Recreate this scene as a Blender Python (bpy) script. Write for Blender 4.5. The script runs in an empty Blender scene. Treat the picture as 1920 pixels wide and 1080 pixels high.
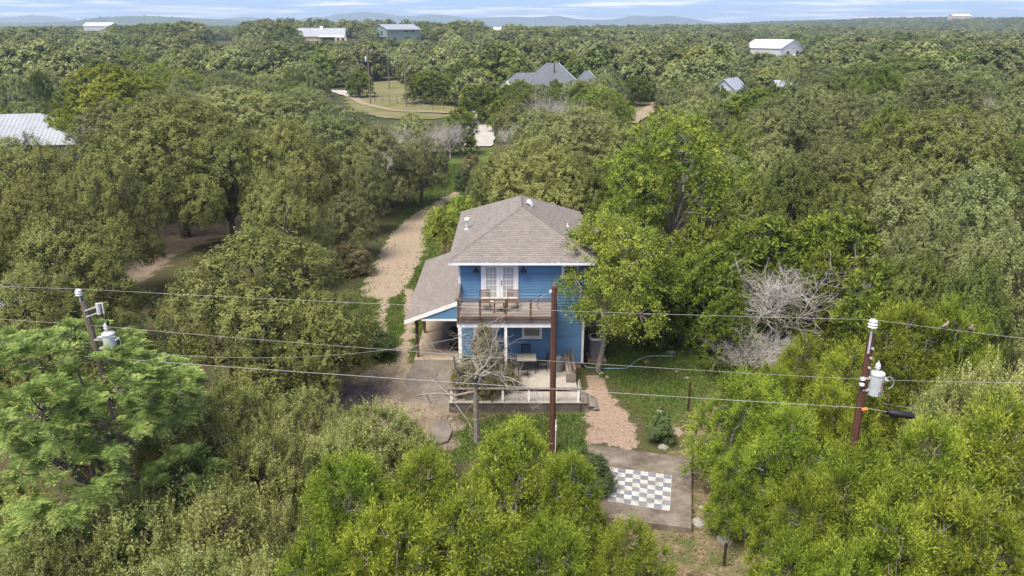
import bpy, bmesh, math, random
import numpy as np
from mathutils import Vector, Matrix

SC = bpy.context.scene
COL = SC.collection
R = math.radians
# ------------------------------------------------------------------ camera
F_PX, CAM_H = 1400.0, 16.7
PITCH = math.atan(493 / 1400.0)
cam = bpy.data.cameras.new('camera')
cam.sensor_width = 36.0
cam.lens = 36.0 * F_PX / 1920.0
cam.clip_start = 0.1
cam.clip_end = 40000
camo = bpy.data.objects.new('camera', cam)
COL.objects.link(camo)
camo.location = (0, 0, CAM_H)
camo.rotation_euler = (math.pi / 2 - PITCH, 0, 0)
SC.camera = camo

# ------------------------------------------------------------------ light
SUN_EL, SUN_AZ = R(62), R(222)      # azimuth clockwise from +Y : behind the camera, to the left
HAZE = 2.3e-4
SKY_STRENGTH = 0.05
world = bpy.data.worlds.new('World')
SC.world = world
world.use_nodes = True
wn, wl = world.node_tree.nodes, world.node_tree.links
wn.clear()
w_out = wn.new('ShaderNodeOutputWorld')
w_bg = wn.new('ShaderNodeBackground')
w_bg.inputs['Strength'].default_value = SKY_STRENGTH
sky = wn.new('ShaderNodeTexSky')
sky.sky_type = 'NISHITA'
sky.sun_disc = False
sky.sun_elevation = SUN_EL
sky.sun_rotation = SUN_AZ
sky.altitude = 300
sky.air_density = 1.0
sky.dust_density = 0.15
sky.ozone_density = 3.0
tc = wn.new('ShaderNodeTexCoord')
# wispy cloud sheet: the view direction carried onto a flat layer overhead
sep = wn.new('ShaderNodeSeparateXYZ')
wl.new(tc.outputs['Generated'], sep.inputs[0])
zmax = wn.new('ShaderNodeMath'); zmax.operation = 'MAXIMUM'; zmax.inputs[1].default_value = 0.0
wl.new(sep.outputs['Z'], zmax.inputs[0])
zadd = wn.new('ShaderNodeMath'); zadd.operation = 'ADD'; zadd.inputs[1].default_value = 0.028
wl.new(zmax.outputs[0], zadd.inputs[0])
dx = wn.new('ShaderNodeMath'); dx.operation = 'DIVIDE'
dy = wn.new('ShaderNodeMath'); dy.operation = 'DIVIDE'
wl.new(sep.outputs['X'], dx.inputs[0]); wl.new(zadd.outputs[0], dx.inputs[1])
wl.new(sep.outputs['Y'], dy.inputs[0]); wl.new(zadd.outputs[0], dy.inputs[1])
comb = wn.new('ShaderNodeCombineXYZ')
wl.new(dx.outputs[0], comb.inputs[0]); wl.new(dy.outputs[0], comb.inputs[1])
cn = wn.new('ShaderNodeTexNoise')
cn.inputs['Scale'].default_value = 0.30
cn.inputs['Detail'].default_value = 5.0
cn.inputs['Roughness'].default_value = 0.55
wl.new(comb.outputs[0], cn.inputs['Vector'])
cr = wn.new('ShaderNodeMapRange')
cr.interpolation_type = 'SMOOTHSTEP'
cr.inputs['From Min'].default_value = 0.47
cr.inputs['From Max'].default_value = 0.66
cr.inputs['To Max'].default_value = 0.75
wl.new(cn.outputs['Fac'], cr.inputs['Value'])
tint = wn.new('ShaderNodeMixRGB'); tint.blend_type = 'MULTIPLY'; tint.inputs[0].default_value = 1.0
tint.inputs[2].default_value = (0.46, 0.62, 1.10, 1)
wl.new(sky.outputs[0], tint.inputs[1])
cmix = wn.new('ShaderNodeMixRGB')
cmix.inputs[2].default_value = (12.5, 11.2, 10.4, 1)
wl.new(cr.outputs[0], cmix.inputs[0]); wl.new(tint.outputs[0], cmix.inputs[1])
wl.new(cmix.outputs[0], w_bg.inputs['Color'])
wl.new(w_bg.outputs[0], w_out.inputs['Surface'])

sun = bpy.data.lights.new('sun', 'SUN')
sun.energy = 2.5
sun.angle = R(36)
sun.color = (1.0, 0.91, 0.75)
suno = bpy.data.objects.new('sun', sun)
COL.objects.link(suno)
sd = Vector((math.sin(SUN_AZ) * math.cos(SUN_EL), math.cos(SUN_AZ) * math.cos(SUN_EL), math.sin(SUN_EL)))
suno.rotation_euler = sd.to_track_quat('Z', 'Y').to_euler()
suno.location = (0, 0, 60)

SC.view_settings.view_transform = 'Standard'
SC.view_settings.look = 'None'
SC.view_settings.gamma = 1
SC.view_settings.exposure = 1.72
SC.view_settings.use_curve_mapping = False
SC.render.engine = 'CYCLES'
cy = SC.cycles
cy.max_bounces = 5
cy.diffuse_bounces = 3
cy.glossy_bounces = 2
cy.transmission_bounces = 3
cy.volume_bounces = 1
cy.transparent_max_bounces = 4
cy.caustics_reflective = False
cy.caustics_refractive = False
cy.use_denoising = True
cy.use_adaptive_sampling = True
cy.adaptive_threshold = 0.02

# ------------------------------------------------------------------ helpers
def ray(x, y):
    a, b = (x - 960) / F_PX, (540 - y) / F_PX
    return (a, math.cos(PITCH) + b * math.sin(PITCH), -math.sin(PITCH) + b * math.cos(PITCH))
def pz(x, y, z=0.0):
    d = ray(x, y); t = (z - CAM_H) / d[2]
    return Vector((d[0] * t, d[1] * t, z))
def pY(x, y, Y):
    d = ray(x, y); t = Y / d[1]
    return Vector((d[0] * t, Y, CAM_H + d[2] * t))
def proj(X, Y, Z):
    z = Z - CAM_H
    dep = Y * math.cos(PITCH) - z * math.sin(PITCH)
    up = Y * math.sin(PITCH) + z * math.cos(PITCH)
    return 960 + F_PX * X / dep, 540 - F_PX * up / dep, F_PX / dep

def link(o, parent=None):
    COL.objects.link(o)
    if parent is not None:
        o.parent = parent
    return o
def tag(o, label=None, cat=None, group=None, kind=None):
    if label: o['label'] = label
    if cat: o['category'] = cat
    if group: o['group'] = group
    if kind: o['kind'] = kind
    return o
def empty(name, loc=(0, 0, 0), rz=0.0, label=None, cat=None, group=None, parent=None):
    o = bpy.data.objects.new(name, None)
    o.empty_display_size = 0.2
    link(o, parent)
    o.location = loc
    o.rotation_euler = (0, 0, rz)
    return tag(o, label, cat, group)

_rings = {}
def _ring(n):
    if n not in _rings:
        a = np.arange(n) * 2 * math.pi / n
        _rings[n] = (np.cos(a), np.sin(a))
    return _rings[n]

class MB:
    """collects verts/faces; build() links them as one mesh object"""
    def __init__(s):
        s.v, s.f, s.t = [], [], []
    def add(s, vs, fs, tint=0.5):
        n = len(s.v)
        s.v += [tuple(v) for v in vs]
        s.f += [tuple(i + n for i in f) for f in fs]
        s.t += [tint] * len(fs)
        return s
    def box(s, x0, x1, y0, y1, z0, z1, tint=0.5):
        vs = [(x, y, z) for z in (z0, z1) for y in (y0, y1) for x in (x0, x1)]
        return s.add(vs, [(0, 2, 3, 1), (4, 5, 7, 6), (0, 1, 5, 4), (2, 6, 7, 3), (0, 4, 6, 2), (1, 3, 7, 5)], tint)
    def bar(s, a, b, w, h, up=(0, 0, 1), tint=0.5):
        a, b = Vector(a), Vector(b)
        d = (b - a).normalized()
        side = d.cross(Vector(up))
        if side.length < 1e-4: side = d.cross(Vector((0, 1, 0)))
        side.normalize()
        u = side.cross(d).normalized()
        sw, uh = side * w / 2, u * h / 2
        vs = [a - sw - uh, a + sw - uh, a + sw + uh, a - sw + uh, b - sw - uh, b + sw - uh, b + sw + uh, b - sw + uh]
        return s.add(vs, [(0, 3, 2, 1), (4, 5, 6, 7), (0, 1, 5, 4), (1, 2, 6, 5), (2, 3, 7, 6), (3, 0, 4, 7)], tint)
    def tube(s, pts, rad, n=8, caps=True, tint=0.5):
        P = np.array([tuple(p) for p in pts], float)
        m = len(P)
        rad = np.full(m, rad) if not hasattr(rad, '__len__') else np.asarray(rad, float)
        D = np.empty_like(P)
        D[1:-1] = P[2:] - P[:-2]; D[0] = P[1] - P[0]; D[-1] = P[-1] - P[-2]
        D /= np.sqrt((D * D).sum(1))[:, None] + 1e-9
        g = D.mean(0)
        ref = np.array((1.0, 0, 0)) if abs(g[2]) > .8 * math.sqrt((g * g).sum() + 1e-12) else np.array((0, 0, 1.0))
        S = np.cross(D, ref); S /= np.sqrt((S * S).sum(1))[:, None] + 1e-9
        Uv = np.cross(D, S)
        c, sn = _ring(n)
        V = P[:, None, :] + (S[:, None, :] * c[None, :, None] + Uv[:, None, :] * sn[None, :, None]) * rad[:, None, None]
        b0 = len(s.v)
        s.v += V.reshape(-1, 3).tolist()
        fs = []
        for i in range(m - 1):
            o = b0 + i * n
            for k in range(n):
                k2 = (k + 1) % n
                fs.append((o + k, o + k2, o + k2 + n, o + k + n))
        if caps:
            fs.append(tuple(range(b0 + n - 1, b0 - 1, -1)))
            fs.append(tuple(b0 + (m - 1) * n + k for k in range(n)))
        s.f += fs
        s.t += [tint] * len(fs)
        return s
    def lathe(s, prof, n=16, c=(0, 0, 0), tint=0.5):
        vs, fs = [], []
        for (r, z) in prof:
            for k in range(n):
                a = 2 * math.pi * k / n
                vs.append((c[0] + r * math.cos(a), c[1] + r * math.sin(a), c[2] + z))
        for i in range(len(prof) - 1):
            for k in range(n):
                a, b = i * n + k, i * n + (k + 1) % n
                fs.append((a, b, b + n, a + n))
        fs.append(tuple(range(n - 1, -1, -1)))
        fs.append(tuple((len(prof) - 1) * n + k for k in range(n)))
        return s.add(vs, fs, tint)
    def prism(s, poly, thick, tint=0.5):
        """poly: list of 3D points (planar); extruded by vector thick"""
        t = Vector(thick)
        n = len(poly)
        vs = [Vector(p) for p in poly] + [Vector(p) + t for p in poly]
        fs = [tuple(range(n - 1, -1, -1)), tuple(range(n, 2 * n))]
        for k in range(n):
            fs.append((k, (k + 1) % n, (k + 1) % n + n, k + n))
        return s.add(vs, fs, tint)
    def mesh(s, name, mat, smooth=False, fix=True):
        m = bpy.data.meshes.new(name)
        m.from_pydata(s.v, [], s.f)
        a = m.attributes.new('tint', 'FLOAT', 'FACE')
        a.data.foreach_set('value', s.t)
        m.materials.append(mat)
        if smooth:
            m.polygons.foreach_set('use_smooth', [True] * len(m.polygons))
        if fix:
            bm = bmesh.new(); bm.from_mesh(m)
            bmesh.ops.recalc_face_normals(bm, faces=bm.faces)
            bm.to_mesh(m); bm.free()
        m.update()
        return m
    def build(s, name, mat, parent=None, smooth=False, bevel=0.0):
        o = bpy.data.objects.new(name, s.mesh(name, mat, smooth))
        link(o, parent)
        if bevel:
            b = o.modifiers.new('bevel', 'BEVEL'); b.width = bevel; b.segments = 2; b.limit_method = 'ANGLE'
        return o

def copy_tree(o, parent=None):
    c = o.copy(); COL.objects.link(c); c.parent = parent
    for ch in list(o.children):
        copy_tree(ch, c)
    return c

# ------------------------------------------------------------------ materials
def nodes(name):
    m = bpy.data.materials.new(name)
    m.use_nodes = True
    nt = m.node_tree
    nt.nodes.clear()
    out = nt.nodes.new('ShaderNodeOutputMaterial')
    return m, nt.nodes, nt.links, out

def surf(name, c1, c2=None, scale=6.0, rough=0.75, bump=0.0, bscale=None, spec=0.3, metal=0.0,
         stain=None, stain_scale=1.2, stain_amt=0.5, tint=0.0, stretch=(1, 1, 1)):
    """general painted/wood/stone surface: two-tone noise, optional large stains, fine bump, per-face tint"""
    m, N, L, out = nodes(name)
    b = N.new('ShaderNodeBsdfPrincipled')
    b.inputs['Roughness'].default_value = rough
    b.inputs['Metallic'].default_value = metal
    b.inputs['Specular IOR Level'].default_value = spec
    L.new(b.outputs[0], out.inputs[0])
    t = N.new('ShaderNodeTexCoord')
    mp = N.new('ShaderNodeMapping'); mp.inputs['Scale'].default_value = stretch
    L.new(t.outputs['Object'], mp.inputs[0])
    n1 = N.new('ShaderNodeTexNoise'); n1.inputs['Scale'].default_value = scale; n1.inputs['Detail'].default_value = 6
    L.new(mp.outputs[0], n1.inputs['Vector'])
    mr = N.new('ShaderNodeMapRange'); mr.inputs['From Min'].default_value = 0.3; mr.inputs['From Max'].default_value = 0.7
    L.new(n1.outputs['Fac'], mr.inputs['Value'])
    mix = N.new('ShaderNodeMixRGB')
    mix.inputs[1].default_value = (*c1, 1); mix.inputs[2].default_value = (*(c2 or c1), 1)
    L.new(mr.outputs[0], mix.inputs[0])
    col = mix.outputs[0]
    if stain:
        n2 = N.new('ShaderNodeTexNoise'); n2.inputs['Scale'].default_value = stain_scale; n2.inputs['Detail'].default_value = 5
        n2.inputs['Roughness'].default_value = 0.65
        L.new(mp.outputs[0], n2.inputs['Vector'])
        r2 = N.new('ShaderNodeMapRange'); r2.inputs['From Min'].default_value = 0.42; r2.inputs['From Max'].default_value = 0.68
        r2.inputs['To Max'].default_value = stain_amt
        L.new(n2.outputs['Fac'], r2.inputs['Value'])
        m2 = N.new('ShaderNodeMixRGB'); m2.inputs[2].default_value = (*stain, 1)
        L.new(r2.outputs[0], m2.inputs[0]); L.new(col, m2.inputs[1])
        col = m2.outputs[0]
    if tint:
        at = N.new('ShaderNodeAttribute'); at.attribute_name = 'tint'
        r3 = N.new('ShaderNodeMapRange'); r3.inputs['To Min'].default_value = 1 - tint; r3.inputs['To Max'].default_value = 1 + tint
        L.new(at.outputs['Fac'], r3.inputs['Value'])
        m3 = N.new('ShaderNodeVectorMath'); m3.operation = 'SCALE'
        L.new(col, m3.inputs[0]); L.new(r3.outputs[0], m3.inputs['Scale'])
        col = m3.outputs[0]
    L.new(col, b.inputs['Base Color'])
    if bump:
        n3 = N.new('ShaderNodeTexNoise'); n3.inputs['Scale'].default_value = bscale or scale * 4; n3.inputs['Detail'].default_value = 4
        L.new(mp.outputs[0], n3.inputs['Vector'])
        bp = N.new('ShaderNodeBump'); bp.inputs['Strength'].default_value = bump; bp.inputs['Distance'].default_value = 0.03
        L.new(n3.outputs['Fac'], bp.inputs['Height'])
        L.new(bp.outputs[0], b.inputs['Normal'])
    return m

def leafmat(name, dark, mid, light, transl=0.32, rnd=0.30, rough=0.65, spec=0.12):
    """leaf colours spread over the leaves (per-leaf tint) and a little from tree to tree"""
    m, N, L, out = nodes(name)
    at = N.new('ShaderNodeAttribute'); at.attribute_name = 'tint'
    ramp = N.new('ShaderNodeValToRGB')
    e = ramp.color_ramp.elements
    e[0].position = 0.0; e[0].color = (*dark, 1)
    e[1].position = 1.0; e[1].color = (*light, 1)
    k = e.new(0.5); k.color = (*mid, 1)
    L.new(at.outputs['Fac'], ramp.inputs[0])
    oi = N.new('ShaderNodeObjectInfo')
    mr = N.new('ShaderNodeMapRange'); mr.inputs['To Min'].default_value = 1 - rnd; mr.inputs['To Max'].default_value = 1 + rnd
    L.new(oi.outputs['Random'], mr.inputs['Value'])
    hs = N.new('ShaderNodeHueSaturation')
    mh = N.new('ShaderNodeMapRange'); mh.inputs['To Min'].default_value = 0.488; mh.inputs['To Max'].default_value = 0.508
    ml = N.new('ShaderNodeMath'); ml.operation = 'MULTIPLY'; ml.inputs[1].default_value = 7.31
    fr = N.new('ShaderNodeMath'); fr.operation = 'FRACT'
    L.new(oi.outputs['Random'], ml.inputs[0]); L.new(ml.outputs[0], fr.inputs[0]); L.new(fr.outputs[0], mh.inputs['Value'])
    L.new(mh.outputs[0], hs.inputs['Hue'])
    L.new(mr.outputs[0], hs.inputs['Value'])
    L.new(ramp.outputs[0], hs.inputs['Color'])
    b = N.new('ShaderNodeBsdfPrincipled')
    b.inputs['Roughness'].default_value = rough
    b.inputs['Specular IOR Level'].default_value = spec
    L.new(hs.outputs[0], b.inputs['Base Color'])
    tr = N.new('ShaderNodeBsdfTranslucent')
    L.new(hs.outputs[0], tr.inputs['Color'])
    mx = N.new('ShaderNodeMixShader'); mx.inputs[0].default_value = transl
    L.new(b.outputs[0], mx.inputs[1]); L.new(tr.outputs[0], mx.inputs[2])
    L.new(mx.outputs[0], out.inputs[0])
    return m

M = {}
M['oak_leaf'] = leafmat('oak_leaf', (0.117, 0.138, 0.041), (0.193, 0.215, 0.065), (0.302, 0.323, 0.108))
M['oak_grey'] = leafmat('oak_grey', (0.129, 0.154, 0.058), (0.207, 0.239, 0.090), (0.326, 0.354, 0.148))
M['oak_dark'] = leafmat('oak_dark', (0.075, 0.101, 0.027), (0.128, 0.161, 0.039), (0.209, 0.235, 0.063))
M['scrub_leaf'] = leafmat('scrub_leaf', (0.136, 0.161, 0.047), (0.243, 0.279, 0.088), (0.513, 0.546, 0.217))
M['juniper_leaf'] = leafmat('juniper_leaf', (0.066, 0.097, 0.014), (0.167, 0.239, 0.025), (0.392, 0.468, 0.065), transl=0.25, rnd=0.15)
M['juniper_dull'] = leafmat('juniper_dull', (0.062, 0.092, 0.016), (0.124, 0.167, 0.026), (0.218, 0.268, 0.041), transl=0.25)
M['elm_leaf'] = leafmat('elm_leaf', (0.101, 0.152, 0.026), (0.211, 0.291, 0.048), (0.454, 0.517, 0.106), transl=0.4, rnd=0.08)
M['bright_leaf'] = leafmat('bright_leaf', (0.121, 0.161, 0.018), (0.217, 0.272, 0.028), (0.333, 0.369, 0.048), transl=0.3, rnd=0.1)
M['frond_leaf'] = leafmat('frond_leaf', (0.106, 0.165, 0.045), (0.218, 0.310, 0.086), (0.446, 0.502, 0.158), transl=0.25, rnd=0.05)
M['brown_leaf'] = leafmat('brown_leaf', (.100, .080, .040), (.170, .150, .065), (.26, .225, .11), transl=0.2, rnd=0.1)
M['shrub_leaf'] = leafmat('shrub_leaf', (.060, .088, .034), (.105, .150, .056), (.180, .230, .092))
M['bark'] = surf('bark', (.075, .062, .050), (.15, .13, .11), 9, 0.9, 0.6, 30, 0.1)
M['bark_grey'] = surf('bark_grey', (.30, .28, .265), (.46, .445, .43), 7, 0.9, 0.3, 30, 0.1)
M['bark_mid'] = surf('bark_mid', (.17, .155, .14), (.29, .275, .255), 7, 0.9, 0.3, 30, 0.1)
M['bark_pale'] = surf('bark_pale', (.16, .14, .12), (.27, .25, .22), 7, 0.9, 0.3, 30, 0.1)
# ------------------------------------------------------------------ ground and terrain
rs = np.random.RandomState(11)
def sstep(a, b, x):
    t = np.clip((x - a) / (b - a), 0, 1)
    return t * t * (3 - 2 * t)
_ph = rs.rand(14, 4)
def wnoise(x, y, s):
    """smooth pseudo noise, about -1..1, feature size s"""
    r = 0
    for k in range(7):
        a = _ph[k, 0] * 6.283
        fx, fy = math.cos(a), math.sin(a)
        r = r + np.sin((x * fx + y * fy) / s * (1.4 + 2.2 * _ph[k, 1]) + _ph[k, 2] * 6.283) * np.cos((x * fy - y * fx) / s * (1.0 + 1.7 * _ph[k, 3]) + k)
    return r / 3.2
def T(x, y):
    x = np.asarray(x, float); y = np.asarray(y, float)
    d = np.sqrt(x * x + y * y)
    h = 9.0 * np.exp(-((x + 85) / 130) ** 2 - ((y - 450) / 150) ** 2)
    h = h + 4.5 * sstep(350, 900, d) * (0.6 + 0.4 * wnoise(x, y, 700)) + 2.5 * wnoise(x + 90, y, 260) * sstep(260, 700, d)
    h = h + 25 * sstep(150, 1000, x) * sstep(900, 1500, d) * (0.85 + 0.15 * wnoise(x, y, 500))
    h = h + 5 * np.exp(-((x - 130) / 240) ** 2 - ((y - 850) / 200) ** 2)
    h = h + 4 * np.exp(-((x + 380) / 150) ** 2 - ((y - 760) / 150) ** 2)
    h = h * sstep(230, 420, d) + 0.0
    h = h - 14 * sstep(2000, 3200, d)
    return h

def polyd(px, py, poly):
    """signed distance to polygon (positive inside)"""
    n = len(poly)
    best = np.full(px.shape, 1e9); ins = np.zeros(px.shape, bool)
    for i in range(n):
        x0, y0 = poly[i][0], poly[i][1]; x1, y1 = poly[(i + 1) % n][0], poly[(i + 1) % n][1]
        ex, ey = x1 - x0, y1 - y0
        t = np.clip(((px - x0) * ex + (py - y0) * ey) / (ex * ex + ey * ey + 1e-9), 0, 1)
        best = np.minimum(best, np.hypot(px - x0 - t * ex, py - y0 - t * ey))
        c = ((y0 > py) != (y1 > py)) & (px < (x1 - x0) * (py - y0) / (y1 - y0 + 1e-12) + x0)
        ins ^= c
    return np.where(ins, best, -best)
def lined(px, py, pts):
    """distance to polyline minus the interpolated half width"""
    best = np.full(px.shape, 1e9)
    for (x0, y0, w0), (x1, y1, w1) in zip(pts[:-1], pts[1:]):
        ex, ey = x1 - x0, y1 - y0
        t = np.clip(((px - x0) * ex + (py - y0) * ey) / (ex * ex + ey * ey + 1e-9), 0, 1)
        best = np.minimum(best, np.hypot(px - x0 - t * ex, py - y0 - t * ey) - (w0 + (w1 - w0) * t))
    return -best
def pxpoly(pts):
    return [pz(x, y)[:2] for x, y in pts]

DRIVE = [(-8.6, 46.5, 1.2), (-8.7, 50, 1.6), (-8.6, 56, 1.7), (-8.9, 63, 1.2), (-8.0, 70, .8), (-6.2, 76, .5), (-5.8, 80, .15)]
RUT_A = [(-7.9, 25, .45), (-7.4, 34, .40), (-7.7, 40, .30), (-8.4, 47, .35)]
RUT_B = [(-5.9, 25, .6), (-5.7, 34, .45), (-6.0, 41, .36), (-6.9, 47, .45)]
PINK = pxpoly([(1100, 742), (1128, 735), (1158, 748), (1178, 780), (1195, 806), (1196, 842), (1104, 830), (1100, 790)])
PINK2 = pxpoly([(1098, 700), (1120, 702), (1140, 722), (1150, 750), (1100, 748)])
DIRT = pxpoly([(600, 690), (760, 680), (845, 700), (850, 770), (860, 800), (845, 838), (760, 850), (560, 830)])
LITTER = pxpoly([(1225, 800), (1330, 760), (1420, 800), (1480, 1080), (1260, 1080), (1150, 985), (1300, 985), (1300, 870)])
YARD = pxpoly([(205, 480), (290, 425), (420, 400), (520, 395), (640, 380), (560, 450), (420, 440), (330, 480), (250, 540), (200, 560)])
LAWN = pxpoly([(846, 790), (1090, 770), (1105, 840), (1060, 870), (852, 862)])
SIDE = pxpoly([(1105, 690), (1170, 600), (1350, 590), (1360, 700), (1300, 800), (1210, 800), (1160, 740)])

def ground_weights(x, y):
    n1 = wnoise(x * 3.1, y * 3.1, 2.3); n2 = wnoise(x * 9.7 + 4, y * 9.7, 2.9)
    j = 0.28 * n1 + 0.16 * n2
    g = np.maximum(lined(x, y, DRIVE), np.maximum(lined(x, y, RUT_A), lined(x, y, RUT_B)) - .1) + j
    gravel = sstep(-.35, .35, g)
    pink = sstep(-.25, .22, np.maximum(polyd(x, y, PINK), polyd(x, y, PINK2)) + j * .8)
    dirt = sstep(-.7, .7, polyd(x, y, DIRT) + 2.2 * j)
    dirt = np.maximum(dirt, sstep(-.8, .8, polyd(x, y, YARD) + 2 * j))
    lit = sstep(-.9, .9, polyd(x, y, LITTER) + 2.5 * j)
    lush = np.maximum(sstep(-.6, .6, polyd(x, y, LAWN) + j), .75 * sstep(-1.2, 1.2, polyd(x, y, SIDE) + 2 * j))
    strip = sstep(4.0, 2.2, np.abs(x + 7.2)) * sstep(30, 34, y) * sstep(95, 80, y)
    strip2 = sstep(3.8, 1.8, np.abs(x + 7.2 + (y - 70) * -.05)) * sstep(60, 66, y)
    lush = np.maximum(lush, np.maximum(1.0 * strip, 1.0 * strip2))
    return gravel, pink, dirt, lit, lush

def ground_mat():
    m, N, L, out = nodes('ground')
    b = N.new('ShaderNodeBsdfPrincipled'); b.inputs['Roughness'].default_value = 0.95; b.inputs['Specular IOR Level'].default_value = 0.1
    L.new(b.outputs[0], out.inputs[0])
    t = N.new('ShaderNodeTexCoord')
    def noise(s, d=6, r=.6):
        n = N.new('ShaderNodeTexNoise'); n.inputs['Scale'].default_value = s; n.inputs['Detail'].default_value = d; n.inputs['Roughness'].default_value = r
        L.new(t.outputs['Object'], n.inputs['Vector']); return n
    def ramp(n, a, c, lo=.35, hi=.65):
        r = N.new('ShaderNodeValToRGB')
        r.color_ramp.elements[0].position = lo; r.color_ramp.elements[0].color = (*a, 1)
        r.color_ramp.elements[1].position = hi; r.color_ramp.elements[1].color = (*c, 1)
        L.new(n.outputs['Fac'], r.inputs[0]); return r.outputs[0]
    fine = noise(7.0, 8, .7); mid = noise(1.3, 6, .65); big = noise(.25, 4)
    vor = N.new('ShaderNodeTexVoronoi'); vor.inputs['Scale'].default_value = 9; vor.feature = 'F1'
    L.new(t.outputs['Object'], vor.inputs['Vector'])
    forest = ramp(mid, (.085, .062, .040), (.060, .078, .026))
    litter = ramp(fine, (.13, .090, .055), (.25, .195, .135))
    fg = N.new('ShaderNodeMixRGB'); L.new(ramp(mid, (0, 0, 0), (.9, .9, .9), .40, .60), fg.inputs[0]); L.new(litter, fg.inputs[1]); fg.inputs[2].default_value = (.075, .095, .03, 1)
    gr = ramp(mid, (.105, .105, .042), (.070, .108, .026), .38, .55)
    gravel = ramp(fine, (.205, .158, .112), (.335, .280, .215), .3, .7)
    pink = ramp(fine, (.205, .145, .110), (.325, .250, .200), .3, .7)
    dirt = ramp(mid, (.155, .122, .092), (.245, .200, .155))
    col = forest
    def over(col, attr, top, amt=.35):
        a = N.new('ShaderNodeAttribute'); a.attribute_name = attr
        ad = N.new('ShaderNodeMath'); ad.operation = 'MULTIPLY_ADD'
        sb = N.new('ShaderNodeMath'); sb.operation = 'SUBTRACT'; sb.inputs[1].default_value = 0.5
        L.new(fine.outputs['Fac'], sb.inputs[0])
        L.new(sb.outputs[0], ad.inputs[0]); ad.inputs[1].default_value = amt * 4
        L.new(a.outputs['Fac'], ad.inputs[2])
        mr = N.new('ShaderNodeMapRange'); mr.interpolation_type = 'SMOOTHSTEP'; mr.inputs['From Min'].default_value = .32; mr.inputs['From Max'].default_value = .68
        L.new(ad.outputs[0], mr.inputs['Value'])
        mx = N.new('ShaderNodeMixRGB'); L.new(mr.outputs[0], mx.inputs[0]); L.new(col, mx.inputs[1]); L.new(top, mx.inputs[2])
        return mx.outputs[0]
    col = over(col, 'litter', fg.outputs[0])
    col = over(col, 'lush', gr)
    col = over(col, 'dirt', dirt)
    col = over(col, 'gravel', gravel)
    col = over(col, 'pink', pink)
    L.new(col, b.inputs['Base Color'])
    bp = N.new('ShaderNodeBump'); bp.inputs['Strength'].default_value = 0.7; bp.inputs['Distance'].default_value = 0.06
    L.new(fine.outputs['Fac'], bp.inputs['Height']); L.new(bp.outputs[0], b.inputs['Normal'])
    return m
M['ground'] = ground_mat()

def np_mesh(name, co, quads, mats, attrs=None):
    me = bpy.data.meshes.new(name)
    co = np.ascontiguousarray(co, np.float32); quads = np.ascontiguousarray(quads, np.int32)
    n, k = quads.shape
    me.vertices.add(len(co)); me.vertices.foreach_set('co', co.ravel())
    me.loops.add(n * k); me.loops.foreach_set('vertex_index', quads.ravel())
    me.polygons.add(n)
    me.polygons.foreach_set('loop_start', np.arange(0, n * k, k, dtype=np.int32))
    me.polygons.foreach_set('loop_total', np.full(n, k, np.int32))
    for (an, dom, val) in (attrs or []):
        a = me.attributes.new(an, 'FLOAT', dom); a.data.foreach_set('value', np.ascontiguousarray(val, np.float32))
    for m in mats: me.materials.append(m)
    me.update(calc_edges=True)
    return me

gx = np.arange(-42, 42.01, 0.3)
gy = [8.0]
while gy[-1] < 112: gy.append(gy[-1] + 0.2 + max(0, gy[-1] - 28) * 0.006)
gy = np.array(gy)
GX, GY = np.meshgrid(gx, gy)
GZ = 0.035 * wnoise(GX, GY, 1.7) + 0.02 * wnoise(GX * 4, GY * 4, 2.1)
flat = sstep(1.0, 0.2, -polyd(GX, GY, [(-5.2, 21.3), (7.8, 21.3), (7.8, 46), (-5.2, 46)]))
GZ = GZ * (1 - .8 * flat) - 0.035
W = ground_weights(GX.ravel(), GY.ravel())
nx, ny = len(gx), len(gy)
ii = (np.arange(ny - 1)[:, None] * nx + np.arange(nx - 1)[None, :]).ravel()
Q = np.stack([ii, ii + 1, ii + nx + 1, ii + nx], 1)
co = np.stack([GX.ravel(), GY.ravel(), GZ.ravel()], 1)
qm = [w[Q].mean(1) for w in W]
cls = np.zeros(len(Q), int)
cls[qm[0] > .5] = 1
cls[qm[1] > .5] = 2
names = ['ground', 'driveway', 'gravel_path']
labs = ['rough ground of grass, dirt and leaf litter round the blue house', 'tan gravel driveway running past the blue house', 'pinkish gravel path between patio steps and chessboard slab']
for k in range(3):
    q = Q[cls == k]
    u, inv = np.unique(q, return_inverse=True)
    me = np_mesh(names[k], co[u], inv.reshape(q.shape), [M['ground']],
                 [(a, 'POINT', w[u]) for a, w in zip(('gravel', 'pink', 'dirt', 'litter', 'lush'), W)])
    me.polygons.foreach_set('use_smooth', [True] * len(me.polygons))
    tag(link(bpy.data.objects.new(names[k], me)), labs[k], None, None, 'structure')

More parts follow.
